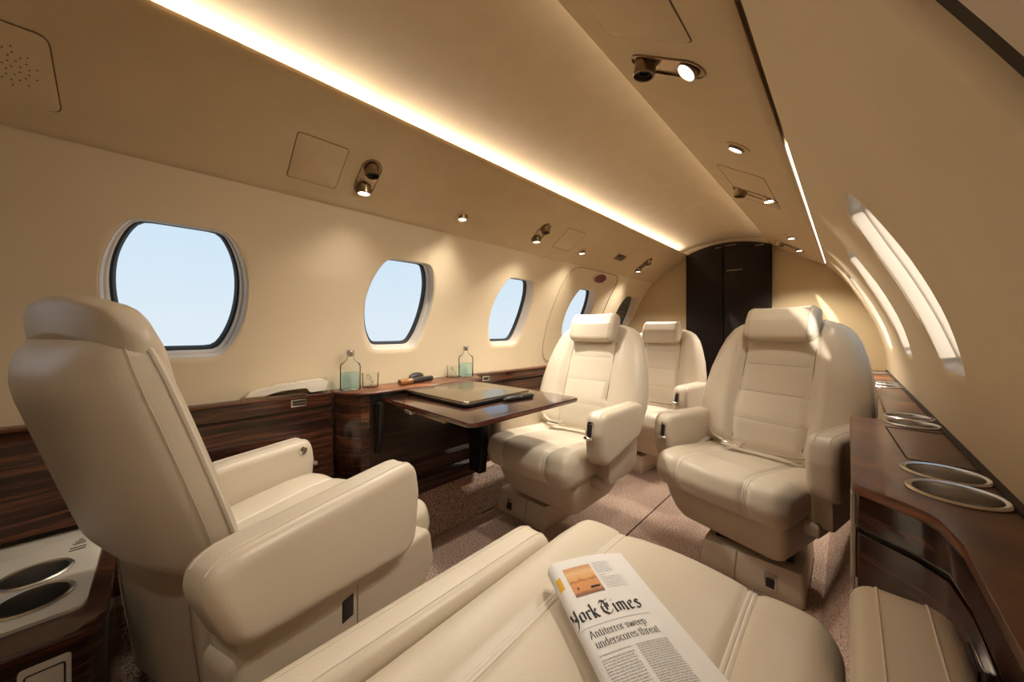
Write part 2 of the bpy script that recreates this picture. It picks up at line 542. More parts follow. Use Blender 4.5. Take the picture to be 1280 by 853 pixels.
roof_leak_cover()

def led(name, side, w, z, y0, y1, mat, label, tilt):
    # small rectangular light bar lying in the cove
    dx, dz = tilt
    r = []
    for y in (y0, y1):
        c = Vector((CX + side * w, y, z)); a = Vector((side * dx, 0, dz)) * .006; b = Vector((-side * dz, 0, dx)) * .003
        r.append([c - a - b, c + a - b, c + a + b, c - a + b])
    o = obj(name, loft(r), mat, smooth=False)
    return tag(o, label, 'light strip')
segs = [(YF + .03, .40), (.408, 1.395), (1.403, 2.66)]
for sd, nm in ((-1, 'left'), (1, 'right')):
    for i, (a, b) in enumerate(segs):
        where = ['over the near cream seat', 'over the table', 'reaching the dark cabinet'][i] if sd < 0 else ['over the newspaper seat', 'over the right-hand swivel seat', 'ending right of the dark cabinet'][i]
        led('led_strip', sd, .285, 1.366, a, b, 'led' if sd < 0 else 'led_dim', 'glowing cove light strip on the %s ceiling edge, length %s' % (nm, where), (1, 0))['group'] = 'cove light strips'
led('wall_wash_strip', 1, .509, 1.197, .93, 2.70, 'led_cool', 'thin cool light strip in the seam above the right-hand windows', (1, 0))
led('wall_wash_strip', -1, .520, 1.195, -.8, 2.70, 'led_cool', 'thin light strip in the seam above the left-hand windows', (1, 0))

# bulkheads
def bulk(name, y0, y1, mat):
    pts = []
    n = 24
    for i in range(n + 1): pts.append((CX - prof(SMAX * i / n)[0] - .02, prof(SMAX * i / n)[1]))
    pts = pts[::-1] + [(CX - .33, 1.36), (CX - .2, 1.43), (CX, 1.45), (CX + .2, 1.43), (CX + .33, 1.36)] + [(2 * CX - x, z) for x, z in pts]
    return tag(obj(name, prism(pts, y0, y1, 'y'), mat), kind='structure')
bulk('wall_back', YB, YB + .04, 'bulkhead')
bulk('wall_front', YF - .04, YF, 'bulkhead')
bm = bmesh.new(); bx(bm, CX - .66, CX + .66, YF, YB + .02, -.04, 0)
FL = tag(obj('floor', bm, 'carpet'), kind='structure')
for i, x in enumerate((-1.150, -.62)):
    obj('carpet_seam', BX(x - .0025, x + .0025, -.3, YB, -.001, .0012), 'gap', FL)
obj('seat_track', BX(-1.152, -1.144, .985, 1.06, 0, .004), 'black', FL)
# carpeted kick panels
for sd, nm in ((-1, 'left'), (1, 'right')):
    q = [(.548, 0), (.605, .165), (.68, .165), (.68, 0)]
    o = obj('baseboard_' + nm, loft([[Vector((CX + sd * w, y, z)) for w, z in q] for y in ((YF if sd < 0 else .70), YB)]), 'carpet')
    tag(o, kind='structure')

# ------------------------------------------------------------------ dark cabinet on the aft bulkhead
cab = thing('wardrobe_cabinet', 'tall black-brown wooden cabinet with arched top at the cabin end', 'cabinet', (CX, 2.70, 0))
top = [(-.252 + .504 * i / 16, 1.352 + .052 * (1 - ((i - 8) / 8) ** 2)) for i in range(17)]
obj('body', prism([(-.252, .0)] + [(x, z) for x, z in top] + [(.252, .0)], 0., .06, 'y', .006), 'cabinet', cab)
def leaf(x0, x1):
    zt = lambda x: 1.322 + .052 * (1 - (x / .252) ** 2)
    return prism(round_poly([(x0, .06, .01), (x0, zt(x0), .012), ((x0 + x1) / 2, zt((x0 + x1) / 2), 0), (x1, zt(x1), .012), (x1, .06, .01)]), -.014, .002, 'y', .004)
d1 = obj('door', leaf(-.243, -.012), 'cabinet', cab); d2 = obj('door', leaf(-.004, .243), 'cabinet', cab)
obj('handle', BX(.01, .10, -.022, -.012, 1.205, 1.211, .002), 'bronze', d2)
for x0, x1, z in ((-.2, -.12, 1.337), (-.06, -.02, 1.372), (.0, .06, 1.378), (.17, .215, 1.352)): obj('vent_slot', BX(x0, x1, -.006, 0.002, z, z + .006, .002), 'bronze', cab)

# ------------------------------------------------------------------ overhead fixtures
def frame_matrix(side, f, y, off=0.):
    """point on the overhead panel at fraction f (0 inner bend .. 1 seam)"""
    w = .303 + .209 * f; z = 1.3176 - .1406 * f
    p = Vector((side * .8297, 0, -.5582)); n = Vector((-side * .5582, 0, -.8297)); yv = n.cross(p)
    m = Matrix((( p.x, yv.x, n.x, CX + side * w + n.x * off), (p.y, yv.y, n.y, y), (p.z, yv.z, n.z, z + n.z * off), (0, 0, 0, 1)))
    return m
def stadium(l, r, n=14):
    return [(l / 2 + r * cos(a), r * sin(a)) for a in [-pi / 2 + pi * i / n for i in range(n + 1)]] + [(-l / 2 + r * cos(a), r * sin(a)) for a in [pi / 2 + pi * i / n for i in range(n + 1)]]
DOWN = Vector((.558, 0, .83))
def add_spot(parent, loc, d, power, size=radians(125), blend=.9):
    l = bpy.data.lights.new('lamp_beam', 'SPOT'); l.energy = power; l.color = (1., .92, .785); l.spot_size = size; l.spot_blend = blend; l.shadow_soft_size = .018
    o = bpy.data.objects.new('lamp_beam', l); C.objects.link(o); o.parent = parent
    o.matrix_local = Matrix.Translation(loc) @ (-Vector(d)).to_track_quat('Z', 'Y').to_matrix().to_4x4()
    return o
def pill_light(side, y, fl, fg, label, power, group, DOWN=DOWN):
    fm = (fl + fg) / 2; gap = abs(fl - fg) * .2519
    root = thing('reading_light_unit', label, 'ceiling light', group=group)
    root.matrix_world = frame_matrix(side, fm, y)
    out = stadium(gap, .029); inn = stadium(gap, .0255)
    bm = loft([[Vector((a, b, -.001)) for a, b in out], [Vector((a, b, .003)) for a, b in stadium(gap, .0282)], [Vector((a, b, .0032)) for a, b in stadium(gap, .0265)], [Vector((a, b, -.004)) for a, b in inn]], True, False)
    bm.faces.new([bm.verts.new((a, b, .0004)) for a, b in inn])
    obj('bezel', bm, 'bronze', root)
    # gasper: x negative = inner side
    gm = axis_mat((-gap / 2, 0, -.004), (.35, 0, .94))
    g = obj('air_nozzle', lathe([(.0, .0), (.021, 0), (.021, .006), (.0195, .009), (.0195, .026), (.018, .028), (.0165, .027), (.0155, .014)], 36, gm), 'bronze', root)
    obj('nozzle_core', lathe([(.0155, .014), (.0155, .02), (.009, .022), (.008, .018), (.0, .018)], 30, gm), 'black', g)
    lm = axis_mat((gap / 2, 0, -.004), DOWN)
    HH = .0245 if side < 0 else .013
    h = obj('lamp_housing', lathe([(.0, .0), (.0195, 0), (.0195, HH - .0025), (.0185, HH), (.0165, HH), (.0162, HH - .0035)], 36, lm), 'bronze', root)
    obj('lamp_lens', lathe([(.0163, HH - .003), (.012, HH - .002), (.0, HH - .0015)], 30, lm), 'lens', root)
    add_spot(root, lm @ Vector((0, 0, .027)), DOWN, power)
    return root
def single_light(side, y, f, label, power, group, DOWN=DOWN):
    root = thing('downlight', label, 'ceiling light', group=group)
    root.matrix_world = frame_matrix(side, f, y)
    obj('bezel', lathe([(.030, -.001), (.0295, .0025), (.026, .0035), (.020, .003), (.0195, -.003), (.0, -.003)], 40), 'suede', root)
    lm = axis_mat((0, 0, -.008), DOWN)
    obj('lamp_housing', lathe([(.0, 0), (.0185, 0), (.0185, .014), (.0175, .0165), (.0155, .0165), (.0152, .014)], 36, lm), 'bronze', root)
    obj('lamp_lens', lathe([(.0153, .0145), (.011, .0155), (0, .016)], 30, lm), 'lens', root)
    add_spot(root, lm @ Vector((0, 0, .02)), DOWN, power)
    return root
PW = 15.
GL, GR = 'lights in the left overhead panel', 'lights in the right overhead panel'
pill_light(-1, .426, .62, .36, 'largest bronze reading light and air nozzle in the left overhead panel, above first window', PW * .75, GL)
single_light(-1, .796, .63, 'single round downlight in the left overhead panel, nearest of the two singles', PW * 1.7, GL)
pill_light(-1, 1.22, .61, .37, 'bronze reading light and air nozzle above third left-hand window', PW * 1.8, GL)
single_light(-1, 1.605, .62, 'single round downlight in left panel just before the red exit sign', PW * 1.8, GL)
pill_light(-1, 2.31, .63, .32, 'farthest bronze reading light in left panel, beyond the red exit sign', PW * 2.6, GL)
pill_light(-1, -.40, .62, .36, 'unseen fill lamp added in left panel behind the speaker plate, built as a reading light', PW * .15, GL)  # out-of-view unit added to put more light into the cabin
pill_light(1, .632, .50, .13, 'largest reading light and air nozzle of the right overhead panel', PW * .85, GR, Vector((-.12, .25, 1)))
single_light(1, .982, .50, 'single downlight in right overhead panel, nearest of the singles', PW * 1.0, GR, Vector((.0, 0, 1)))
pill_light(1, 1.44, .51, .12, 'reading light and black air nozzle of right panel, second pair from near end', PW * .3, GR)
single_light(1, 2.10, .49, 'single downlight in right overhead panel near the dark cabinet', PW * 1.6, GR)
pill_light(1, 2.44, .51, .12, 'farthest reading light and nozzle of right panel, next to dark cabinet', PW * 2.2, GR)
pill_light(1, -.25, .50, .13, 'unseen fill lamp added in right panel above the camera end, built as a reading light', PW * .45, GR)  # likewise added behind the view as extra fill light

# access panels in the overhead (outlined lids)
def lid(parent, side, f0, f1, y0, y1, name, r=.012, dots=False, proud=.0015):
    m = frame_matrix(side, (f0 + f1) / 2, (y0 + y1) / 2)
    hx = (f1 - f0) / 2 * .2519; hy = (y1 - y0) / 2
    t = prism(round_poly([(-hx, -hy, r), (hx, -hy, r), (hx, hy, r), (-hx, hy, r)]), -.004, proud, 'z', .0008)
    bmesh.ops.transform(t, matrix=m, verts=t.verts)
    o = obj(name, t, 'suede', parent)
    ring = [m @ Vector((a, b, .0003)) for a, b in round_poly([(-hx - .001, -hy - .001, r), (hx + .001, -hy - .001, r), (hx + .001, hy + .001, r), (-hx - .001, hy + .001, r)])]
    obj('lid_groove', tube(ring, .0008, 6, True), 'lid_gap', o)
    if dots:
        bm = bmesh.new()
        for i in range(5):
            for k in range(1 if i == 0 else 6 * i):
                if i == 4 and k % 2: continue
                a = 2 * pi * k / max(1, 6 * i) + i * .3
                lathe([(0, 0), (.0012, .0002)], 8, m @ Matrix.Translation((.009 * i * cos(a), .062 + .009 * i * sin(a), proud + .0003)), bm)
        obj('speaker_holes', bm, 'gap', o)
    return o
lid(OHL, -1, .22, .76, -.36, -.13, 'speaker_plate', .015, True, .003)
lid(OHL, -1, .24, .755, .235, .353, 'access_lid', .008)
lid(OHL, -1, .20, .70, 1.36, 1.50, 'access_lid', .008, proud=.0006)
lid(OHR, 1, .0, .63, .32, .551, 'access_lid', .008)
lid(OHR, 1, .04, .60, 1.19, 1.55, 'access_lid', .02, proud=.0006)

# exit sign and vent
ex = thing('exit_sign', 'small red oval exit sign on the sidewall above fourth left-hand window', 'sign')
def ell(side, s, y, a, b, o, n=40): return [shell(side, s + b * sin(2 * pi * i / n), y + a * cos(2 * pi * i / n), o) for i in range(n)]
SE = s_of_z(1.142)
bm = loft([ell(-1, SE, 1.99, .084, .042, .0005), ell(-1, SE, 1.99, .081, .040, -.006), ell(-1, SE, 1.99, .070, .033, -.007), ell(-1, SE, 1.99, .067, .031, -.003)], True, False)
obj('bezel', bm, 'frame', ex)
bm = bmesh.new(); bm.faces.new([bm.verts.new(v) for v in ell(-1, SE, 1.99, .068, .032, -.0035)])
obj('sign_face', bm, 'red', ex)
vn = thing('air_vent', 'small brown vent plate in left overhead panel beside the red exit sign', 'vent'); vn.matrix_world = frame_matrix(-1, .47, 1.973)
obj('vent_frame', prism(round_poly([(-.022, -.05, .008), (.022, -.05, .008), (.022, .05, .008), (-.022, .05, .008)]), -.001, .005, 'z', .002), 'bronze', vn)
bm = bmesh.new()
for i in range(4): bx(bm, -.014 + i * .008, -.010 + i * .008, -.04, .04, .0045, .0062)
obj('vent_slat', bm, 'black', vn)

# ------------------------------------------------------------------ seats
def arm_outline(top, front=.145, bot_f=.375, bot_r=.435, rear=-.235):
    d = top - .565
    return round_poly([(rear + .05, bot_r + d, .05), (rear, top - .004, .05), (front - .012, top, .06), (front, top - .07, .05), (front - .012, bot_f + d, .05)], 8)

def make_seat(label, loc, rotz, recline=12., armL=.56, armR=.56, base_off=(0, 0), base_rot=0., cush_back=-.13, cush_front=.25, belt=True, group='cream cabin seats', rear_arm=-.19, arm_front=.145, hide_lever=False, back_drop=0., headz=0., hw=.205, SX=.105, arm_front_l=None, rear_arm_l=None, scale=1., dz=-.045, bk=1., bkw=None, square=False, hfwd=0., hrr=.024, hrw=.116, flip=1, levers=(-1, 1), wide_support=False, button=False):
    root = thing('cabin_seat', label, 'seat', loc, rotz, group); root.scale = (scale,) * 3
    # --- cushion
    y0, y1 = cush_back, cush_front; AI = hw + .003; AO = AI + .074
    AFS = {1: arm_front, -1: arm_front if arm_front_l is None else arm_front_l}; RAS = {1: rear_arm, -1: rear_arm if rear_arm_l is None else rear_arm_l}
    def cush_prof(k):
        # outline in (y,z); k shrink in metres
        P = [(y0, .302, .01), (y0, .392, .02), (y0 + .10, .398, 0), (y1 - .10, .412, .05), (y1 - .012, .408, .055), (y1 + .004, .35, .045), (y1 - .018, .296, .03)]
        return round_poly(P, 7)
    base = cush_prof(0); cy = (y0 + y1) / 2; cz = .354; hy = (y1 - y0) / 2; hz = .058
    r = .034; xs = []
    for i in range(9): xs.append(-hw + r * (1 - cos(pi / 2 * i / 8)))
    n_in = 40
    for i in range(1, n_in): xs.append(-hw + r + (2 * hw - 2 * r) * i / n_in)
    for i in range(9): xs.append(hw - r * (1 - cos(pi / 2 * (8 - i) / 8)))
    def cush_pt(x, y, z):
        e = hw - abs(x); d = 0.
        if e < r: d = r - sqrt(max(0, r * r - (r - e) ** 2))
        ky = 1 - d / hy; kz = 1 - d / hz
        up = 1. if z > .34 else .0
        g = .0075 * math.exp(-((abs(x) - SX) / .0065) ** 2)
        puff = .007 * max(0., 1 - (x / SX) ** 2) if abs(x) < SX else .005 * max(0., 1 - ((abs(x) - (SX + hw) / 2) / .045) ** 2)
        fr = smooth01(y1 - .06, y1 - .01, y)
        yy = cy + (y - cy) * ky + (puff - g) * fr * (1 if y > cy else 0)
        zz = cz + (z - cz) * kz + (puff - g) * smooth01(.355, .40, z) * (1 - .5 * fr)
        if y > cy: yy -= .012 * (x / hw) ** 2      # slightly bowed front
        return Vector((x, yy, zz))
    bm = loft([[cush_pt(x, y, z) for y, z in base] for x in xs])
    cu = obj('seat_cushion', bm, 'leather', root, ang=60)
    path = [p for p in base if not (p[1] < .312 and p[0] < y1 - .03) and not (p[0] < y0 + .005)]
    for sx in (-SX, SX):
        bm = bmesh.new()
        for dx in (-.0029, .0029):
            tube([cush_pt(sx + dx, y, z) + Vector((0, .0012 * smooth01(y1 - .05, y1, y), .0012 * (1 if z > .36 else 0))) for y, z in path], .0036, 8, False, bm)
        bm2 = bm; obj('piping', bm2, 'piping', cu)
    # --- pan below the cushion
    rings = []
    yb = y0 - .015
    for z, w, yf, ybk in ((.165, hw - .06, .135, yb + .05), (.172, hw - .047, .150, yb + .04), (.20, hw - .032, .17, yb + .03), (.25, hw - .020, .192, yb + .01), (.302, hw - .013, .205, yb), (.308, hw - .014, .20, yb)):
        yf = yf + (y1 - .25) * .4
        rings.append([Vector((a, b, z)) for a, b in round_poly([(-w, ybk, .02), (w, ybk, .02), (w, yf, .035), (-w, yf, .035)], 5)])
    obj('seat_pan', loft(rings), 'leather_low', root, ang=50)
    # --- pedestal
    def base_m(t):
        bmesh.ops.transform(t, matrix=Matrix.Translation((base_off[0], base_off[1], 0)) @ Matrix.Rotation(base_rot, 4, 'Z'), verts=t.verts); return t
    rings = []
    for z, w, yf in ((.0, .134, .137), (.005, .137, .139), (.035, .136, .135), (.084, .132, .122), (.090, .129, .119)):
        rings.append([Vector((a, b, z)) for a, b in round_poly([(-w, -.22, .015), (w, -.22, .015), (w, yf, .012), (-w, yf, .012)], 4)])
    pd = obj('pedestal', base_m(loft(rings)), 'leather', root)
    t = BX(-.105, .105, -.18, .07, .088, .135); obj('swivel_plate', base_m(t), 'black', root)
    t = bmesh.new()
    pts = [(-.034 * flip, .1205, .089), (-.036 * flip, .1345, .04), (-.036 * flip, .1395, .004)]
    tube(pts, .0022, 6, False, t); obj('pedestal_seam', base_m(t), 'stitch', pd)
    t = prism(round_poly([(.040 * flip, .022, .004), (.072 * flip, .022, .004), (.072 * flip, .066, .004), (.040 * flip, .066, .004)]), .118, .1345, 'y', .001)
    for v in t.verts: v.co.y += (.046 - v.co.z) * .25
    lt = obj('latch_plate', base_m(t), 'steel', pd)
    t = prism(round_poly([(.045 * flip, .027, .003), (.067 * flip, .027, .003), (.067 * flip, .052, .003), (.045 * flip, .052, .003)]), .12, .136, 'y')
    for v in t.verts: v.co.y += (.046 - v.co.z) * .25
    obj('latch_recess', base_m(t), 'black', lt)
    # --- arms
    for sd, top in ((-1, armL), (1, armR)):
        d = top - .56
        arm_f, arm_b = AFS[sd], RAS[sd]
        t = rprism(arm_outline(top, front=arm_f, rear=arm_b), sd * AI, sd * AO, .020)
        a = obj('armrest', t, 'leather', root, ang=60)
        bm = bmesh.new()
        ol = [p for p in arm_outline(top, front=arm_f, rear=arm_b)]
        for xo in (AI + .020, AO - .020):
            obj('arm_seam', tube([(sd * xo, y + .0003, z + .0002) for y, z in ol if z > top - .02 and y > arm_b + .02 and y < arm_f - .01], .0012, 5, False), 'piping', a)
        bm.free()
        if not hide_lever and sd in levers:
            # lever on the front face, inner edge
            bm = prism(round_poly([(sd * (AI + .014), top - .088, .008), (sd * (AI + .038), top - .088, .008), (sd * (AI + .038), top - .030, .008), (sd * (AI + .014), top - .030, .008)]), arm_f - .012, arm_f + .002, 'y', .002)
            for v in bm.verts: v.co.y -= max(0, (v.co.z - (top - .06))) * .25
            lv = obj('lever_bezel', bm, 'chrome', a)
            bm = prism(round_poly([(sd * (AI + .019), top - .080, .004), (sd * (AI + .033), top - .080, .004), (sd * (AI + .033), top - .038, .004), (sd * (AI + .019), top - .038, .004)]), arm_f - .01, arm_f + .0035, 'y')
            for v in bm.verts: v.co.y -= max(0, (v.co.z - (top - .06))) * .25
            obj('lever_slot', bm, 'black', lv)
            bm = lathe([(0, 0), (.006, 0), (.006, .030), (.004, .033), (0, .033)], 16, axis_mat((sd * (AI + .008), arm_f + .003, top - .086), (sd, .15, 0)))
            obj('lever', bm, 'chrome', lv)
        if button and sd < 0:
            obj('arm_button', lathe([(0, 0), (.0075, 0), (.0075, .003), (.011, .003), (.012, .005), (.009, .006), (.0065, .004), (.0065, .008), (0, .009)], 28, axis_mat((sd * (AI + .003), arm_f - .045, top - .030), (1, 0, 0))), 'chrome', a)
        # hinge block below the arm
        d = max(d, -.09)
        if wide_support and sd > 0:
            t = rprism(round_poly([(-.20, .245, .02), (-.21, .42, .02), (.20, .385, .03), (.215, .30, .03), (.17, .262, .02)], 6), AI - .03, AI + .045, .014)
            sp_ = obj('side_panel', t, 'leather_low', root)
            obj('panel_slot', BX(AI + .035, AI + .0462, -.045, -.020, .345, .385, bev=.003), 'black', sp_)
            obj('panel_seam', tube([(AI + .0452, -.012, .392), (AI + .0452, -.012, .275)], .0012, 5), 'stitch', sp_)
        t = prism(round_poly([(max(-.20, arm_b + .03), .30, .02), (max(-.20, arm_b + .03), .46 + d, .02), (.085, .40 + d, .015), (.08, .285, .012)]), sd * (AI - .018), sd * (AO - .03), 'x', .006)
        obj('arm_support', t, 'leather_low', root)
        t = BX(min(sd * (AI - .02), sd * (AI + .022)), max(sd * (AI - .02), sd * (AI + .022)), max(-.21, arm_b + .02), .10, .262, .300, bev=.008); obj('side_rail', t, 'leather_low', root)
    # --- back
    rho = radians(recline); PV = Vector((0, y0 - .02, .445 - back_drop)); AL = Vector((0, -sin(rho), cos(rho))); FW = Vector((0, cos(rho), sin(rho)))
    T = .41; TB = -.065
    WT = [(-.07, .20), (-.03, .216), (0, .226), (.08, .239), (.14, .238), (.22, .226), (.29, .208), (.34, .190), (.375, .168), (.395, .140), (.407, .105), (.41, .085)]
    if square: WT = [(-.07, .20), (-.03, .214), (0, .222), (.08, .230), (.14, .229), (.22, .222), (.29, .214), (.34, .206), (.375, .195), (.395, .182), (.407, .165), (.41, .15)]
    WT = [(a * bk, b * (bkw or bk)) for a, b in WT]; T *= bk
    def wt(t):
        for (a, b), (c, d) in zip(WT, WT[1:]):
            if t <= c: u = (t - a) / (c - a); return b + (d - b) * u
        return WT[-1][1]
    def taper(t, b=0., lo=.05, hi=.09):
        k = 1.
        if t < b + lo: k *= sqrt(max(0., 1 - ((b + lo - t) / lo) ** 2)) * .8 + .2
        if t > T - hi: k *= sqrt(max(0., 1 - ((t - T + hi) / hi) ** 2.4)) * .88 + .12
        return k
    PX = .112
    def front_y(u, t):
        x = abs(u) * wt(t)
        e = sqrt(max(0., 1 - abs(u) ** 4.5))
        core = .032
        bol = .024 * smooth01(PX - .004, PX + .045, x) * (1 - smooth01(.86, 1.0, abs(u)) * .35) * (1 - .45 * smooth01(.22, .40, t))
        gro = -.006 * math.exp(-((x - PX) / .008) ** 2) * (1 if t < .35 * bk else 0)
        lum = .012 * math.exp(-((t - .06) / .09) ** 2) * (1 if x < PX else 0)
        for th in (.055, .165, .275): lum -= .0016 * math.exp(-((t - th) / .006) ** 2) * (1 if x < PX else 0)
        return (core + bol + gro + lum) * e * taper(t, TB) * (.36 if square else 1)
    def rear_y(u, t):
        return -.075 * sqrt(max(0., 1 - abs(u) ** 3.2)) * taper(t, 0., .05, .10)
    NU, NT = 56, 72
    us = [-cos(pi * i / NU) for i in range(NU + 1)]; us = [u * .55 + .45 * (-1 + 2 * i / NU) for i, u in enumerate(us)]
    tsn = [(.5 - .5 * cos(pi * j / NT)) * .35 + j / NT * .65 for j in range(NT + 1)]
    tsc = [TB + (T - TB) * k for k in tsn]; ts = [T * k for k in tsn]
    def pt(u, t, y): return PV + AL * t + Vector((u * wt(t), 0, 0)) + FW * y
    def half(fn, y_edge, ts):
        bm = bmesh.new()
        A = [[bm.verts.new(pt(u, t, y_edge + fn(u, t))) for u in us] for t in ts]
        for j in range(NT):
            for i in range(NU): bm.faces.new((A[j][i], A[j][i + 1], A[j + 1][i + 1], A[j + 1][i]))
        B = [[bm.verts.new(pt(u * .97, t, y_edge)) for u in (-1, 1)] for t in ts]
        for j in range(NT):
            bm.faces.new((B[j][0], B[j][1], B[j + 1][1], B[j + 1][0]))
            bm.faces.new((A[j][0], B[j][0], B[j + 1][0], A[j + 1][0])); bm.faces.new((A[j][-1], A[j + 1][-1], B[j + 1][1], B[j][1]))
        bm.faces.new(A[0] + [B[0][1], B[0][0]]); bm.faces.new(A[-1][::-1] + [B[-1][0], B[-1][1]])
        return bm
    bc = obj('back_cushion', half(front_y, .002, tsc), 'leather', root, ang=60)
    bs = obj('back_shell', half(rear_y, -.002, ts), 'leather', root, ang=60)
    bm = bmesh.new()
    edge = [pt(-1.0, t, 0) for t in ts] + [pt(1.0, t, 0) for t in ts[::-1]]
    tube(edge, .0035, 6, False, bm)
    obj('edge_piping', bm, 'piping', bs)
    bm = bmesh.new()
    for ring_s in (.975,):
        tube([pt(-ring_s, t, -.0035 + rear_y(ring_s, t)) for t in ts if .02 < t < .385] + [pt(ring_s, t, -.0035 + rear_y(ring_s, t)) for t in ts[::-1] if .02 < t < .385], .0007, 5, False, bm)
    obj('shell_stitching', bm, 'leather_low', bs)
    for sx in (-1, 1):
        obj('back_seam', tube([pt(sx * PX / wt(t), t, .0038 + front_y(PX / wt(t), t)) for t in tsc if -.04 < t < .35], .0017, 5, False), 'seam_dark', bc)
    for th in (.055, .165, .275):
        bm = tube([pt(-PX / wt(th) + 2 * PX / wt(th) * i / 20, th, .0022 + front_y(-PX / wt(th) + 2 * PX / wt(th) * i / 20, th)) for i in range(1, 20)], .0011, 5, False)
        obj('back_seam', bm, 'stitch', bc)
    # headrest
    def hr(k):  # (along, fwd) outline
        return round_poly([(.312, .034, .02), (.312, .078, .026), (.388, .086, .03), (.446, .072, .03), (.452, .016, .024), (.40, .002, .01)], 6)
    o = hr(0); ca = .383; cf = .043; rr = hrr; hx = hrw; hs = (bk - 1) * .40 + headz
    xs2 = [-hx + rr * (1 - cos(pi / 2 * i / 6)) for i in range(7)] + [-hx + rr + (2 * hx - 2 * rr) * i / 8 for i in range(1, 8)] + [hx - rr * (1 - cos(pi / 2 * (6 - i) / 6)) for i in range(7)]
    rings = []
    for x in xs2:
        e = hx - abs(x); d = rr - sqrt(max(0, rr * rr - (rr - e) ** 2)) if e < rr else 0
        ka = 1 - d / .062; kf = 1 - d / .045
        rings.append([PV + AL * (ca + hs + (a - ca) * ka) + FW * (cf + hfwd + (f - cf) * kf * (.62 if square else 1) - .012 * (x / hx) ** 2 * -1) + Vector((x, 0, 0)) + AL * ((-.030 * (x / hx) ** 2) if square else 0) for a, f in o])
    hd = obj('headrest', loft(rings), 'leather', root, ang=60)
    for sx in (() if square else (-hrw + .02, hrw - .02)): bm = tube([PV + AL * (ca + hs + (a - ca)) + FW * (cf + hfwd + (f - cf) * 1.0 + .0075) + Vector((sx, 0, 0)) for a, f in o if f > .04], .0013, 5, False); obj('headrest_seam', bm, 'stitch', hd)
    # rear skirt joining back to frame
    t = rprism(round_poly([(y0 + .02, .19, .02), (y0 - .03, .21, .02), (y0 - .055, .42 - back_drop, .03), (y0 - .0, .455 - back_drop, .02)]), -.143, .143, .018)
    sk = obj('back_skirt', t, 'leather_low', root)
    for sx in (-.122, .122):
        obj('skirt_seam', tube([(sx, y0 - .055 - .0005, .405 - back_drop), (sx, y0 - .050, .33 - back_drop), (sx, y0 - .032, .225)], .0014, 5), 'stitch', sk)
    # belt
    if belt:
        bt = obj('lap_belt', ribbon([(-.20, y0 + .015, .44), (-.17, y0 + .045, .430), (-.10, y0 + .07, .421), (-.02, y0 + .095, .4225), (.05, y0 + .11, .4235)], (0, 1, .35), .030, .003), 'belt', root)
        ribbon_bm = ribbon([(.20, y0 + .012, .44), (.16, y0 + .055, .430), (.08, y0 + .095, .4225)], (0, 1, .35), .030, .003)
        obj('lap_belt', ribbon_bm, 'belt', root)
        bkl = BX(.030, .095, y0 + .085, y0 + .130, .4235, .440, bev=.005); obj('belt_buckle', bkl, 'chrome', bt)
    for ch in list(root.children):
        if not ch.name.startswith(('pedestal', 'swivel')): ch.location.z = dz
    return root

SG = 'cream leather cabin seats'
make_seat('cream leather seat facing the viewer beside the wooden table', (-.855, 1.19, 0), pi, recline=20, cush_front=.275, dz=-.032, armL=.555, armR=.50, arm_front=.18, rear_arm=-.17, base_off=(.145, -.01), bk=1.07, bkw=1.15, hw=.205, levers=(-1,), group=SG)
make_seat('cream leather seat on the right, turned slightly, beside the cup-holder ledge', (-.25, 1.44, 0), radians(164), recline=18, base_off=(-.03, .01), base_rot=radians(16), bk=1.13, bkw=1.13, hfwd=-.008, flip=-1, levers=(1,), armL=.56, armR=.52, group=SG)
make_seat('farthest cream leather seat, half hidden behind the seat at the table', (-.85, 2.02, 0), radians(175), recline=12, base_off=(.10, 0), bk=1.02, bkw=1.08, levers=(-1,), group=SG)
make_seat('near-left cream seat seen from behind, its back to the viewer', (-.897, .161, 0), radians(20), recline=16, hw=.236, SX=.125, armL=.505, armR=.575, base_off=(-.017, .187), base_rot=radians(-20), cush_front=.285, arm_front=.13, arm_front_l=.29, rear_arm=-.262, rear_arm_l=-.02, belt=False, bk=.91, bkw=.915, square=True, hrw=.178, hfwd=-.055, hrr=.04, headz=.012, back_drop=-.045, wide_support=True, button=True, group=SG)
make_seat('foreground cream seat with the folded newspaper lying on its cushion', (-.207, .405, 0), radians(0), recline=80, dz=0., armL=.405, armR=.535, cush_back=-.35, rear_arm=-.33, rear_arm_l=-.52, base_off=(0, 0), belt=False, hide_lever=True, back_drop=.04, group=SG)

# ------------------------------------------------------------------ left side consoles
LZ = .5865
def poly_top(poly, z0, z1, bev=.004): return prism(poly, z0, z1, 'z', bev, 3)
XW = CX - .748     # wall plane at ledge height
def console_front(parent, y0, y1, w_front, name='front_panel', z0=.165, z1=.527, mat='wood', x_in=.045):
    # slightly inclined panel following the wall tuck
    x = CX - w_front
    return obj(name, prism([(x, z1), (x - x_in, z1), (x - x_in + .03, z0), (x + .055, z0), (x + .012, z0 + .2)], y0, y1, 'y', .002), mat, parent)
cl = thing('side_console', 'dark wood side console beside the near-left seat, with the phone on its ledge', 'console', (0, 0, 0))
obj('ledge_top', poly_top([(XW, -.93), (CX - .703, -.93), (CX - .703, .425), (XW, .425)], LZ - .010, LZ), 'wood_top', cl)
obj('upper_rail', prism([(CX - .706, LZ - .010), (CX - .75, LZ - .010), (CX - .75, .536), (CX - .706, .536)], -.93, .425, 'y', .002), 'wood', cl)
obj('rail_groove', BX(CX - .75, CX - .712, -.93, .425, .526, .537), 'gap', cl)
console_front(cl, -.055, .425, .707)
console_front(cl, -.93, -.055, .707, name='back_panel', z0=.36)
pl = obj('switch_plate', prism(round_poly([(.300, .549, .002), (.345, .549, .002), (.345, .573, .002), (.300, .573, .002)]), CX - .7075, CX - .7035, 'x', .0008), 'silver', cl)
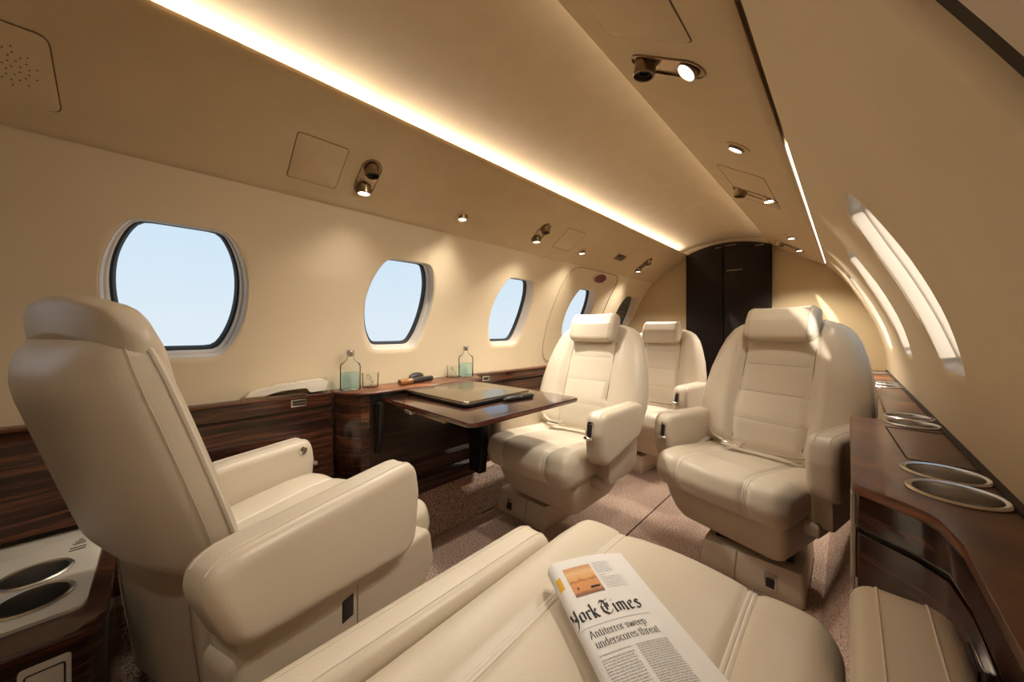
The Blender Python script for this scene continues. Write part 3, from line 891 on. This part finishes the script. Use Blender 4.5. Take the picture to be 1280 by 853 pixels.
bm = bmesh.new(); bx(bm, CX - .7045, CX - .7028, .304, .341, .553, .569)
sf = obj('switch_face', bm, 'black', pl)
bm = bmesh.new()
for i in range(5): bx(bm, CX - .7035, CX - .7022, .3065 + i * .007, .3105 + i * .007, .558, .564)
obj('switch_key', bm, 'bronze', sf)

cb = thing('table_console', 'protruding dark wood console behind the folding table, bottles on its ledge', 'console')
def bay(d=0., yo=0.):
    r = [(XW, .43 - yo), (CX - .70 + d, .43 - yo), (CX - .655 + d, .445 - yo), (CX - .605 + d, .485 - yo), (CX - .598 + d, .52)]
    r += [(CX - .598 + d, 1.00), (CX - .62 + d, 1.04 + yo), (CX - .70 + d, 1.075 + yo), (XW, 1.075 + yo)]
    return r
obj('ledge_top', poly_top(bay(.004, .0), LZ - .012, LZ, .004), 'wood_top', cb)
obj('ledge_edge', poly_top(bay(.0055, .001), LZ - .010, LZ - .003, .002), 'wood_edge', cb)
obj('post', prism([(CX - .705, .432), (CX - .70, .432), (CX - .655, .447), (CX - .607, .487), (CX - .603, .515), (CX - .705, .515)], .16, LZ - .012, 'z', .002), 'wood', cb)
obj('post', prism([(CX - .705, .985), (CX - .603, .985), (CX - .62, 1.035), (CX - .70, 1.073), (CX - .705, 1.073)], .16, LZ - .012, 'z', .002), 'wood', cb)
obj('recess_panel', prism([(CX - .625, .548), (CX - .66, .548), (CX - .66, .2), (CX - .603, .2), (CX - .612, .30)], .515, .985, 'y', .001), 'dark_panel', cb)
obj('base_moulding', prism([(CX - .585, .17), (CX - .66, .17), (CX - .66, .30), (CX - .612, .30), (CX - .600, .285), (CX - .600, .235), (CX - .585, .225)], .50, .99, 'y', .003), 'wood_matt', cb)
obj('table_slot', BX(CX - .66, CX - .614, .515, .985, .549, LZ - .0125), 'black', cb)

ca = thing('aft_console', 'dark wood side console running aft behind the seat at the table', 'console')
obj('ledge_top', poly_top([(XW, 1.077), (CX - .703, 1.077), (CX - .703, 2.74), (XW, 2.74)], LZ - .010, LZ), 'wood_top', ca)
obj('upper_rail', prism([(CX - .706, LZ - .010), (CX - .75, LZ - .010), (CX - .75, .536), (CX - .706, .536)], 1.077, 2.74, 'y', .002), 'wood', ca)
obj('rail_groove', BX(CX - .75, CX - .712, 1.077, 2.74, .526, .537), 'gap', ca)
console_front(ca, 1.077, 2.74, .707)
pl = obj('switch_plate', prism(round_poly([(1.125, .549, .002), (1.17, .549, .002), (1.17, .573, .002), (1.125, .573, .002)]), CX - .7075, CX - .7035, 'x', .0008), 'silver', ca)
obj('switch_face', BX(CX - .7045, CX - .7028, 1.130, 1.165, .553, .569), 'black', pl)

# near-left low cabinet with cup holders
lc = thing('cup_holder_cabinet', 'low dark wood cabinet with two steel cup holders at bottom-left corner', 'cabinet')
CZ = .345; LX0, LX1, LY0, LY1 = -1.285, -.848, -.62, -.060
def cup(name, parent, x, y, z, r, depth, mat='steel'):
    bm = lathe([(r + .006, z - .001), (r + .006, z + .002), (r + .003, z + .0045), (r - .001, z + .003), (r - .002, z - .002), (r - .003, z - depth), (0, z - depth)], 56)
    bmesh.ops.translate(bm, vec=(x, y, 0), verts=bm.verts)
    return obj(name, bm, mat, parent)
body = obj('body', prism(round_poly([(LX0, LY0, 0), (LX1, LY0, 0), (LX1, LY1, .03), (LX0, LY1, 0)]), .0, CZ - .006, 'z', .01, 4), 'wood', lc)
topm = obj('cream_top', prism(round_poly([(LX0 + .02, LY0 + .02, .02), (LX1 - .062, LY0 + .02, .02), (LX1 - .062, LY1 - .026, .018), (LX0 + .02, LY1 - .026, .02)]), CZ - .012, CZ, 'z', .003), 'cream_plastic', lc)
CUPS = [(-.985, -.150), (-1.083, -.162)]
cut = []
for x, y in CUPS:
    for _ in (0,):
        bm = lathe([(0, .2), (.0385, .2), (.0385, .5), (0, .5)], 48); bmesh.ops.translate(bm, vec=(x, y, 0), verts=bm.verts); cut.append(obj('c', bm, 'steel'))
cut2 = []
for x, y in CUPS:
    bm = lathe([(0, .2), (.0385, .2), (.0385, .5), (0, .5)], 48); bmesh.ops.translate(bm, vec=(x, y, 0), verts=bm.verts); cut2.append(obj('c', bm, 'steel'))
boolean_cut(topm, cut); boolean_cut(body, cut2)
for x, y in CUPS: cup('cup_holder', lc, x, y, CZ, .040, .09)
bm = bmesh.new()
for i, (dx, l) in enumerate(((0, .022), (.012, .022), (.030, .018), (.040, .014), (.050, .006))): bx(bm, -1.150 - dx, -1.146 - dx, -.120 - l / 2, -.120 + l / 2, CZ - .001, CZ + .0006)
obj('socket_slot', bm, 'black', topm)
lp = obj('latch_plate', prism(round_poly([(-.142, .222, .005), (-.094, .222, .005), (-.094, .312, .005), (-.142, .312, .005)]), LX1 - .002, LX1 + .003, 'x', .001), 'cream_plastic', lc)
obj('latch_groove', tube([(LX1 + .003, a, b) for a, b in round_poly([(-.136, .226, .004), (-.100, .226, .004), (-.100, .302, .004), (-.136, .302, .004)])], .0012, 6, True), 'black', lp)

# ------------------------------------------------------------------ right side console
rc = thing('cup_holder_console', 'wide dark wood ledge with steel cup holders along the right sidewall', 'console')
RWX = CX + .748
poly = [(RWX, -.9), (.083, -.9), (.083, .56), (.078, .615), (.070, .632), (.055, .643), (.012, .672), (.005, .680), (.003, .692), (.003, 1.205), (.008, 1.213), (.075, 1.22), (.075, 2.73), (RWX, 2.73)]
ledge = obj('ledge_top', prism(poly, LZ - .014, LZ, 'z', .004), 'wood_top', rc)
RC = [(.100, .722), (.102, .812), (.104, 1.195), (.106, 1.285), (.108, 1.95), (.110, 2.05), (.110, 2.55)]
cut = []
for x, y in RC:
    bm = lathe([(0, .4), (.0375, .4), (.0375, .7), (0, .7)], 48); bmesh.ops.translate(bm, vec=(x, y, 0), verts=bm.verts); cut.append(obj('c', bm, 'steel'))
boolean_cut(ledge, cut)
for x, y in RC: cup('cup_holder', rc, x, y, LZ, .0385, .075)
obj('wall_joint', BX(RWX - .005, RWX + .012, -.9, 2.73, LZ - .002, LZ + .004), 'gap', ledge)
# lid seams
bm = bmesh.new()
tube([(.072, .872, LZ + .0002), (.070, .88, LZ + .0002), (.060, 1.13, LZ + .0002)], .0013, 6, False, bm)
tube([(.072, .872, LZ + .0002), (.145, .868, LZ + .0002)], .0010, 6, False, bm)
tube([(.060, 1.13, LZ + .0002), (.148, 1.13, LZ + .0002)], .0010, 6, False, bm)
tube([(.120, .50, LZ + .0002), (.110, -.4, LZ + .0002)], .0010, 6, False, bm)
obj('lid_seam', bm, 'gap', ledge)
def stepped(z0, z1, d, mat, name, parent=rc, y_end=1.2):
    p = [(RWX, -.9), (.087 + d, -.9), (.087 + d, .56), (.082 + d, .62), (.060 + d, .649 + d * .6), (.012 + d, .680 + d), (.007 + d, .69 + d), (.007 + d, y_end), (RWX, y_end)]
    return obj(name, prism(p, z0, z1, 'z', .002), mat, parent)
stepped(.525, LZ - .014, .0, 'wood', 'upper_rail')
stepped(.516, .526, .006, 'gap', 'rail_groove')
stepped(.0, .517, .001, 'wood', 'front_panel')
obj('rear_panel', BX(.079, RWX - .03, 1.2, 2.73, .16, LZ - .014), 'wood', rc)
pl = obj('switch_plate', prism(round_poly([(.50, .462, .002), (.555, .462, .002), (.555, .505, .002), (.50, .505, .002)]), .0835, .0885, 'x', .0008), 'silver', rc)
obj('switch_face', BX(.0825, .086, .507, .548, .469, .498), 'black', pl)
obj('corner_strip', BX(.0025, .0075, .690, .71, .45, .568, bev=.001), 'frame', rc)

# ------------------------------------------------------------------ table
tb = thing('folding_table', 'dark glossy wooden folding table pulled out from the left console', 'table', (-.97, .80, 0))
TX0, TX1, TY0, TY1 = -.240, .280, -.242, .252
tp = obj('table_top', prism(round_poly([(TX0, TY0, .004), (TX1, TY0, .022), (TX1, TY1, .022), (TX0, TY1, .004)]), .548, .562, 'z', .004), 'wood_table', tb)
obj('edge_band', prism(round_poly([(TX0 - .0006, TY0 - .0012, .004), (TX1 + .0012, TY0 - .0012, .022), (TX1 + .0012, TY1 + .0012, .022), (TX0, TY1 + .0012, .004)]), .5505, .5595, 'z', .002), 'wood_edge', tp)
obj('fold_hinge', BX(TX0 + .01, TX1 - .01, .004, .006, .5615, .5624), 'black', tp)
obj('support_bracket', prism([(-.236, .546), (-.20, .546), (-.215, .40), (-.236, .36)], -.262, -.244, 'y', .003), 'black', tb)
obj('support_bracket', prism([(-.205, .547), (-.10, .547), (-.135, .20), (-.205, .20)], .135, .175, 'y', .003), 'black', tb)
obj('slide_rail', BX(-.20, .15, -.235, -.215, .536, .548, bev=.002), 'bronze', tb)
obj('slide_catch', BX(-.06, -.02, -.246, -.23, .534, .546, bev=.002), 'steel', tb)

# ------------------------------------------------------------------ things on table and ledge
TZ = .5624
lt = thing('laptop', 'closed dark laptop lying on the wooden table', 'laptop', (-1.012, .80, TZ), radians(1.5))
def slab(hx, hy, r, z0, z1, bev): return prism(round_poly([(-hx, -hy, r), (hx, -hy, r), (hx, hy, r), (-hx, hy, r)]), z0, z1, 'z', bev)
obj('base', slab(.172, .152, .012, .003, .011, .003), 'black', lt)
ld = obj('lid', slab(.174, .154, .014, .012, .020, .003), 'laptop', lt)
obj('lid_trim', slab(.1745, .1545, .014, .0115, .0145, .001), 'silver', lt)
bm = bmesh.new()
for x in (-.14, .14):
    for y in (-.12, .12): lathe([(0, 0), (.008, 0), (.008, .0035), (0, .0035)], 16, Matrix.Translation((x, y, 0)), bm)
obj('rubber_foot', bm, 'rubber', lt)

def pen(name, label, loc, rz, L, r, mats, cat='pen'):
    p = thing(name, label, cat, loc, rz)
    m = axis_mat((0, -L / 2, r), (0, 1, 0))
    obj('barrel', lathe([(0, 0), (r * .35, .0), (r * .5, L * .03), (r * .9, L * .1), (r, L * .2), (r, L * .55), (0, L * .55)], 20, m), mats[0], p)
    obj('ring', lathe([(0, L * .545), (r * 1.05, L * .545), (r * 1.05, L * .565), (0, L * .565)], 20, m), 'chrome', p)
    obj('cap', lathe([(0, L * .56), (r * 1.08, L * .56), (r * 1.08, L * .93), (r * .8, L * .99), (0, L)], 20, m), mats[1], p)
    obj('clip', BX(-r * .25, r * .25, -L / 2 + L * .60, -L / 2 + L * .95, r * 2.0, r * 2.25), 'chrome', p)
    return p
pen('fountain_pen', 'black and silver pen lying on the table beside the laptop', (-.812, .865, TZ), radians(-6), .135, .0080, ('black', 'black'))

# newspaper -------------------------------------------------------------
PO = Vector((-.318, .41)); PR = Vector((.53, .848)); PD = Vector((.848, -.53)); PZ = .4235
NWW = .117; NL = .36; FR = .0105
def psurf(s, t, lift=0.):
    """fold on the left, flat to the right"""
    s0 = .006
    bulge = .0045 * sin(pi * min(1, max(0, s / NWW))) + .003 * math.exp(-((t - .0) / .05) ** 2)
    if s >= s0: a = 0.; x = s; z = FR
    else:
        a = (s0 - s) / FR; x = s0 - FR * sin(a); z = FR * cos(a)
    n = Vector((-sin(a), cos(a)))
    x += n.x * lift; z += n.y * lift
    k = (z + FR) / (2 * FR)
    p = PO + PR * x + PD * t
    return Vector((p.x, p.y, PZ + FR + z + bulge * k))
nw = thing('newspaper', 'folded newspaper lying on the foreground seat cushion', 'newspaper', (0, 0, 0))
def sheet(w, t0, t1, lift, bot):
    ss = [w - (w - .006) * i / 16 for i in range(17)] + [.006 - FR * pi * i / 14 for i in range(1, 15)]
    rows = []
    n = 18
    for j in range(n + 1):
        t = t0 + (t1 - t0) * j / n
        row = [psurf(s, t, lift) for s in ss]
        # bottom leaf back to the right
        e = row[-1]
        for i in range(1, 9): row.append(Vector((e.x + PR.x * bot * i / 8, e.y + PR.y * bot * i / 8, e.z)))
        inner = [psurf(s, t, lift - .0012) for s in ss]
        e2 = inner[-1]
        for i in range(1, 9): inner.append(Vector((e2.x + PR.x * bot * i / 8, e2.y + PR.y * bot * i / 8, e2.z)))
        rows.append(row + inner[::-1])
    return loft(rows, True, True)
fp = obj('front_page', sheet(NWW, -.003, NL, 0., NWW - .006), 'paper', nw)
obj('inner_page', sheet(NWW - .004, -.0075, NL - .002, -.0022, NWW - .012), 'paper', nw)
obj('inner_page', sheet(NWW + .003, .014, NL - .004, -.0042, NWW - .004), 'paper', nw)
obj('inner_page', sheet(NWW - .001, -.001, NL - .001, -.0066, NWW - .009), 'paper', nw)
EPS = .00035
def quad_strip(bm, pts, nib, lift):
    n = Vector(nib) / 2
    for a, b in zip(pts, pts[1:]):
        a, b = Vector(a), Vector(b); steps = max(1, int((b - a).length / .003))
        for k in range(steps):
            p = a + (b - a) * k / steps; q = a + (b - a) * (k + 1) / steps
            vs = [psurf(v.x, v.y, lift) for v in (p - n, p + n, q + n, q - n)]
            try: bm.faces.new([bm.verts.new(v) for v in vs])
            except ValueError: pass
def write(bm, text, glyphs, s, base, xh, nibs, track, lift=EPS):
    for ch in text:
        if ch == ' ': s += xh * .35; continue
        strokes, adv = glyphs[ch]
        for st in strokes:
            P = [(s + x * xh, base - y * xh) for x, y in st]
            for nb in nibs: quad_strip(bm, P, (nb[0] * xh, -nb[1] * xh), lift)
        s += (adv + track) * xh
    return s
BL = {   # broad-nib black letter
 'Y': ([[(.0, 1.5), (.15, 1.3), (.18, .85), (.55, .62)], [(.62, 1.55), (.62, .30), (.42, -.25), (.12, -.38)], [(.62, .45), (.35, .72)]], .82),
 'o': ([[(.13, .15), (.13, .85), (.42, 1.0), (.56, .85), (.56, .15), (.27, .0), (.13, .15)]], .74),
 'r': ([[(.02, .84), (.15, .95), (.15, .08), (.26, .0)], [(.15, .80), (.38, 1.0), (.52, .84)]], .58),
 'k': ([[(.02, 1.5), (.14, 1.62), (.14, .08), (.24, .0)], [(.14, .50), (.46, .98), (.52, .80), (.22, .50)], [(.24, .55), (.52, .06), (.64, .0)]], .72),
 'T': ([[(.0, 1.30), (.22, 1.58), (.55, 1.42), (.95, 1.60)], [(.34, 1.34), (.10, .95), (.12, .38), (.45, .0), (.80, .10), (.98, .36)], [(.52, 1.36), (.52, .40)], [(.30, .85), (.74, .98)], [(.74, 1.2), (.74, .72)]], 1.12),
 'i': ([[(.02, .84), (.14, .96), (.14, .08), (.25, .0)], [(.10, 1.30), (.18, 1.40)]], .36),
 'm': ([[(.02, .84), (.14, .96), (.14, .06)], [(.14, .80), (.36, 1.0), (.47, .86), (.47, .06)], [(.47, .80), (.68, 1.0), (.80, .86), (.80, .08), (.91, .0)]], 1.04),
 'e': ([[(.15, .50), (.48, .70), (.42, .98), (.13, .82), (.13, .16), (.30, .0), (.54, .18)]], .68),
 's': ([[(.52, .84), (.30, 1.0), (.11, .80), (.46, .42), (.44, .14), (.22, .0), (.03, .18)]], .64),
}
bm = bmesh.new()
nibk = [(.20, .15), (.05, -.05)]
write(bm, 'York', BL, -.0085, .1005, .0130, nibk, .0)
write(bm, 'Times', BL, .0335, .1005, .0138, nibk, .03)
obj('masthead', bm, 'ink', fp)
SF = {   # serif text
 'A': ([[(.05, 0), (.42, 1.45), (.80, 0)], [(.18, .48), (.66, .48)], [(-.08, 0), (.2, 0)], [(.64, 0), (.96, 0)]], 1.0),
 'n': ([[(.12, 0), (.12, 1)], [(.12, .8), (.3, .98), (.5, .95), (.58, .75), (.58, 0)], [(0, 0), (.26, 0)], [(.46, 0), (.72, 0)], [(0, 1), (.12, 1)]], .78),
 't': ([[(.2, 1.3), (.2, .18), (.32, .0), (.46, .1)], [(.02, 1), (.44, 1)]], .48),
 'i': ([[(.14, 0), (.14, 1)], [(.02, 1), (.14, 1)], [(0, 0), (.28, 0)], [(.13, 1.34), (.15, 1.44)]], .36),
 'e': ([[(.1, .55), (.62, .55), (.56, .86), (.36, 1), (.14, .82), (.08, .45), (.2, .1), (.42, 0), (.64, .2)]], .72),
 'r': ([[(.14, 0), (.14, 1)], [(.02, 1), (.14, 1)], [(0, 0), (.3, 0)], [(.14, .75), (.3, .97), (.46, .93)]], .54),
 'o': ([[(.08, .5), (.16, .88), (.38, 1), (.6, .88), (.68, .5), (.6, .12), (.38, 0), (.16, .12), (.08, .5)]], .80),
 's': ([[(.48, .78), (.4, .96), (.24, 1), (.08, .84), (.14, .62), (.42, .4), (.48, .18), (.32, 0), (.14, .04), (.06, .24)]], .60),
 'w': ([[(.06, 1), (.32, 0), (.54, .9), (.78, 0), (1.02, 1)], [(-.04, 1), (.2, 1)], [(.9, 1), (1.12, 1)]], 1.12),
 'p': ([[(.14, 1), (.14, -.45)], [(.02, 1), (.14, 1)], [(0, -.45), (.3, -.45)], [(.14, .8), (.36, 1), (.58, .86), (.66, .5), (.58, .14), (.36, 0), (.14, .16)]], .78),
 'u': ([[(.12, 1), (.12, .25), (.24, .03), (.42, .05), (.56, .25)], [(.56, 1), (.56, 0)], [(0, 1), (.12, 1)], [(.44, 1), (.56, 1)], [(.56, 0), (.7, 0)]], .78),
 'd': ([[(.58, 1.5), (.58, 0), (.7, 0)], [(.46, 1.5), (.58, 1.5)], [(.58, .84), (.36, 1), (.14, .86), (.08, .5), (.14, .14), (.34, 0), (.58, .18)]], .80),
 'c': ([[(.58, .8), (.38, 1), (.16, .86), (.08, .5), (.18, .12), (.4, 0), (.6, .18)]], .66),
 'h': ([[(.12, 0), (.12, 1.5)], [(0, 1.5), (.12, 1.5)], [(.12, .8), (.3, .98), (.5, .95), (.58, .75), (.58, 0)], [(0, 0), (.26, 0)], [(.46, 0), (.72, 0)]], .78),
 'a': ([[(.1, .82), (.26, 1), (.46, .92), (.5, .72), (.5, .12), (.62, .02)], [(.5, .6), (.2, .48), (.08, .24), (.2, .02), (.36, .06), (.5, .24)]], .68),
}
bm = bmesh.new()
nibs = [(.16, .0), (.0, .065)]
write(bm, 'Antiterror sweep', SF, .0035, .1240, .0067, nibs, .03)
write(bm, 'underscores threat', SF, .0045, .1370, .0067, nibs, .03)
obj('headline', bm, 'ink', fp)
bm = bmesh.new()
quad_strip(bm, [(-.004, .1095), (.090, .1095)], (0, .0006), EPS)
obj('column_rule', bm, 'grey_ink', fp)
bm = bmesh.new()
quad_strip(bm, [(.059, .0385), (.069, .0385)], (0, .0006), EPS)
obj('column_rule', bm, 'grey_ink', fp)
bm = bmesh.new()
rg = random.Random(3)
def lines(s0, s1, t0, t1, dt, h, gap=.0008):
    t = t0
    while t < t1:
        s = s0
        while s < s1 - .001:
            w = rg.uniform(.0018, .0065); e = min(s + w, s1)
            quad_strip(bm, [(s, t), (e, t)], (0, h), EPS)
            s = e + gap
        t += dt
lines(.058, .084, .014, .034, .0038, .0011)
lines(.058, .090, .043, .062, .0036, .0011)
obj('caption_text', bm, 'pale_ink', fp)
bm = bmesh.new()
lines(.047, .087, .1455, .345, .0026, .0011)
lines(.002, .041, .1455, .1465, .0034, .0011)
lines(.002, .041, .151, .345, .0032, .0013)
obj('body_text', bm, 'grey_ink', fp)
# printed picture with UVs
bm = bmesh.new(); uv = bm.loops.layers.uv.new('UVMap')
ns, ntt = 10, 8; P0, P1, Q0, Q1 = .0115, .0535, .0145, .0650
G = [[bm.verts.new(psurf(P0 + (P1 - P0) * i / ns, Q0 + (Q1 - Q0) * j / ntt, EPS)) for i in range(ns + 1)] for j in range(ntt + 1)]
for j in range(ntt):
    for i in range(ns):
        f = bm.faces.new((G[j][i], G[j][i + 1], G[j + 1][i + 1], G[j + 1][i]))
        for l, (a, b) in zip(f.loops, ((i, j), (i + 1, j), (i + 1, j + 1), (i, j + 1))): l[uv].uv = (a / ns, 1 - b / ntt)
me = bpy.data.meshes.new('front_photo'); bm.to_mesh(me); bm.free()
tag(link('front_photo', me, 'print', fp), 'orange sunset picture')
bm = bmesh.new(); quad_strip(bm, [(.037, .0555), (.0505, .0555)], (0, .0035), EPS * 2); quad_strip(bm, [(.0185, .0525), (.021, .0525)], (0, .003), EPS * 2)
obj('photo_detail', bm, 'ink', fp)
bm = bmesh.new(); quad_strip(bm, [(-.004, .036), (.0035, .036)], (0, .021), EPS)
tag(obj('yellow_mark', bm, 'yellow', fp), 'yellow printed block on the fold')

# bottles, glasses ---------------------------------------------------------
def bottle(label, x, y):
    b = thing('water_bottle', label, 'bottle', (x, y, LZ), 0, 'water bottles on the left ledge')
    r = .034
    def K(p): return [(a, b * 1.06) for a, b in p]
    obj('glass_body', lathe([(0, .001), (r - .004, .0), (r, .004), (r, .088), (r - .003, .096), (.015, .108), (.0115, .114), (.0115, .128), (0.010, .128), (.010, .114), (.013, .108), (r - .005, .094), (r - .002, .088), (r - .002, .006), (0, .006)], 40), 'bottle', b)
    obj('water', lathe([(0, .0065), (r - .0025, .0065), (r - .0025, .064), (0, .064)], 40), 'water', b)
    obj('stopper', lathe([(0, .122), (.0095, .122), (.0095, .128), (.0135, .129), (.0140, .131), (.0140, .142), (.0125, .145), (0, .145)], 32), 'steel', b)
    return b
bottle('clear water bottle on the ledge corner beside the phone', -1.283, .480)
bottle('clear water bottle on the far end of the ledge behind the laptop', -1.278, 1.000)
def tumbler(label, x, y):
    b = thing('drinking_glass', label, 'glass', (x, y, LZ), 0, 'tumblers on the left ledge')
    obj('bowl', lathe([(0, .0), (.026, .0), (.028, .003), (.030, .054), (.0288, .0545), (.0265, .010), (0, .009)], 36), 'glass', b)
    for k in range(4):
        a = k * 1.7; m = Matrix.Translation((.006 * cos(a), .006 * sin(a), .016 + .008 * k)) @ Matrix.Rotation(a, 4, 'Z') @ Matrix.Rotation(.5 + a, 4, 'X')
        t = bmesh.new(); bx(t, -.0065, .0065, -.0065, .0065, -.0065, .0065, .0015, 2); bmesh.ops.transform(t, matrix=m, verts=t.verts)
        obj('ice_cube', t, 'glass', b)
    return b
tumbler('cut glass tumbler beside the near water bottle', -1.300, .560)
tumbler('cut glass tumbler beside the far water bottle', -1.300, .945)
# cigar tube style cylinder and black case
cy = thing('cigar_case', 'black and amber cylinder lying on the ledge behind the laptop', 'case', (-1.262, .735, LZ), radians(10))
m = axis_mat((0, -.085, .0125), (0, 1, 0))
obj('amber_end', lathe([(0, 0), (.0115, 0), (.0125, .003), (.0125, .055), (0, .055)], 28, m), 'amber', cy)
obj('ring', lathe([(0, .054), (.0130, .054), (.0130, .058), (0, .058)], 28, m), 'bronze', cy)
obj('black_body', lathe([(0, .057), (.0125, .057), (.0125, .118), (.0112, .120), (.0112, .158), (.0095, .166), (0, .168)], 28, m), 'black', cy)
pz = thing('sunglasses_case', 'small black oval case standing behind the amber cylinder', 'case', (-1.318, .765, LZ), radians(20))
rings = []
for i in range(13):
    a = -pi / 2 + pi * i / 12
    rings.append([Vector((.017 * cos(a) * cos(2 * pi * k / 28), .044 * cos(a) * sin(2 * pi * k / 28), .0185 + .0185 * sin(a))) for k in range(28)])
obj('shell', loft(rings[1:-1]), 'black', pz)
obj('rim', tube([(.0172 * cos(2 * pi * k / 40), .0443 * sin(2 * pi * k / 40), .019) for k in range(40)], .0012, 6, True), 'bronze', pz)

# phone handset -----------------------------------------------------------
ph = thing('phone_handset', 'cream telephone handset lying on the ledge beside the near-left seat', 'phone', (-1.322, .295, LZ), radians(-3))
side = round_poly([(-.118, .006, .006), (-.10, .024, .015), (-.02, .040, .03), (.10, .046, .012), (.116, .040, .006), (.110, .008, .004), (.062, .006, .004), (.050, .022, .010), (-.02, .020, .02), (-.075, .007, .006)], 6)
obj('handset', prism(side, -.019, .019, 'x', .005), 'cream_plastic', ph)
obj('cradle', prism(round_poly([(-.125, .0, .003), (-.115, .010, .004), (.05, .006, .004), (.055, .0, .002)]), -.022, .022, 'x', .002), 'bronze', ph)
bm = bmesh.new()
for i in range(4): bx(bm, -.010, .010, -.045 + .022 * i, -.031 + .022 * i, .0335 + .0025 * i, .0375 + .0025 * i)
obj('keypad', bm, 'frame', ph)

# ------------------------------------------------------------------ light from outside
W = bpy.data.worlds.new('sky'); bpy.context.scene.world = W; W.use_nodes = True
nt = W.node_tree; bg = nt.nodes['Background']
tc = nt.nodes.new('ShaderNodeTexCoord'); sp = nt.nodes.new('ShaderNodeSeparateXYZ'); nt.links.new(tc.outputs['Generated'], sp.inputs['Vector'])
rp = nt.nodes.new('ShaderNodeValToRGB'); e = rp.color_ramp.elements
e[0].position = .0; e[0].color = (.74, .83, .90, 1); e[1].position = .45; e[1].color = (.52, .73, .92, 1)
nt.links.new(sp.outputs['Z'], rp.inputs['Fac']); nt.links.new(rp.outputs['Color'], bg.inputs['Color'])
bg.inputs['Strength'].default_value = 1.05
sl = bpy.data.lights.new('sun', 'SUN'); sl.energy = 7.; sl.color = (1., .93, .82); sl.angle = radians(1.5)
so = bpy.data.objects.new('sun', sl); C.objects.link(so)
so.rotation_euler = (-Vector((-.365, 1., -.085))).to_track_quat('Z', 'Y').to_euler()

# ------------------------------------------------------------------ camera
cd = bpy.data.cameras.new('camera'); cam = bpy.data.objects.new('camera', cd); C.objects.link(cam)
cd.sensor_fit = 'HORIZONTAL'; cd.sensor_width = 36.; cd.lens = 430 / 1280 * 36.
cd.clip_start = .01; cd.shift_y = -12.5 / 1280
cam.location = (0, 0, CAMZ); cam.rotation_euler = (pi / 2, 0, math.atan2(420, 430))
S = bpy.context.scene
S.camera = cam
S.view_settings.view_transform = 'Standard'; S.view_settings.look = 'None'; S.view_settings.gamma = 1.; S.view_settings.exposure = 0.
S.view_settings.use_curve_mapping = False
S.cycles.use_denoising = True
S.cycles.max_bounces = 10; S.cycles.diffuse_bounces = 6; S.cycles.transparent_max_bounces = 24
S.cycles.sample_clamp_indirect = 6.
S.cycles.caustics_reflective = False; S.cycles.caustics_refractive = False
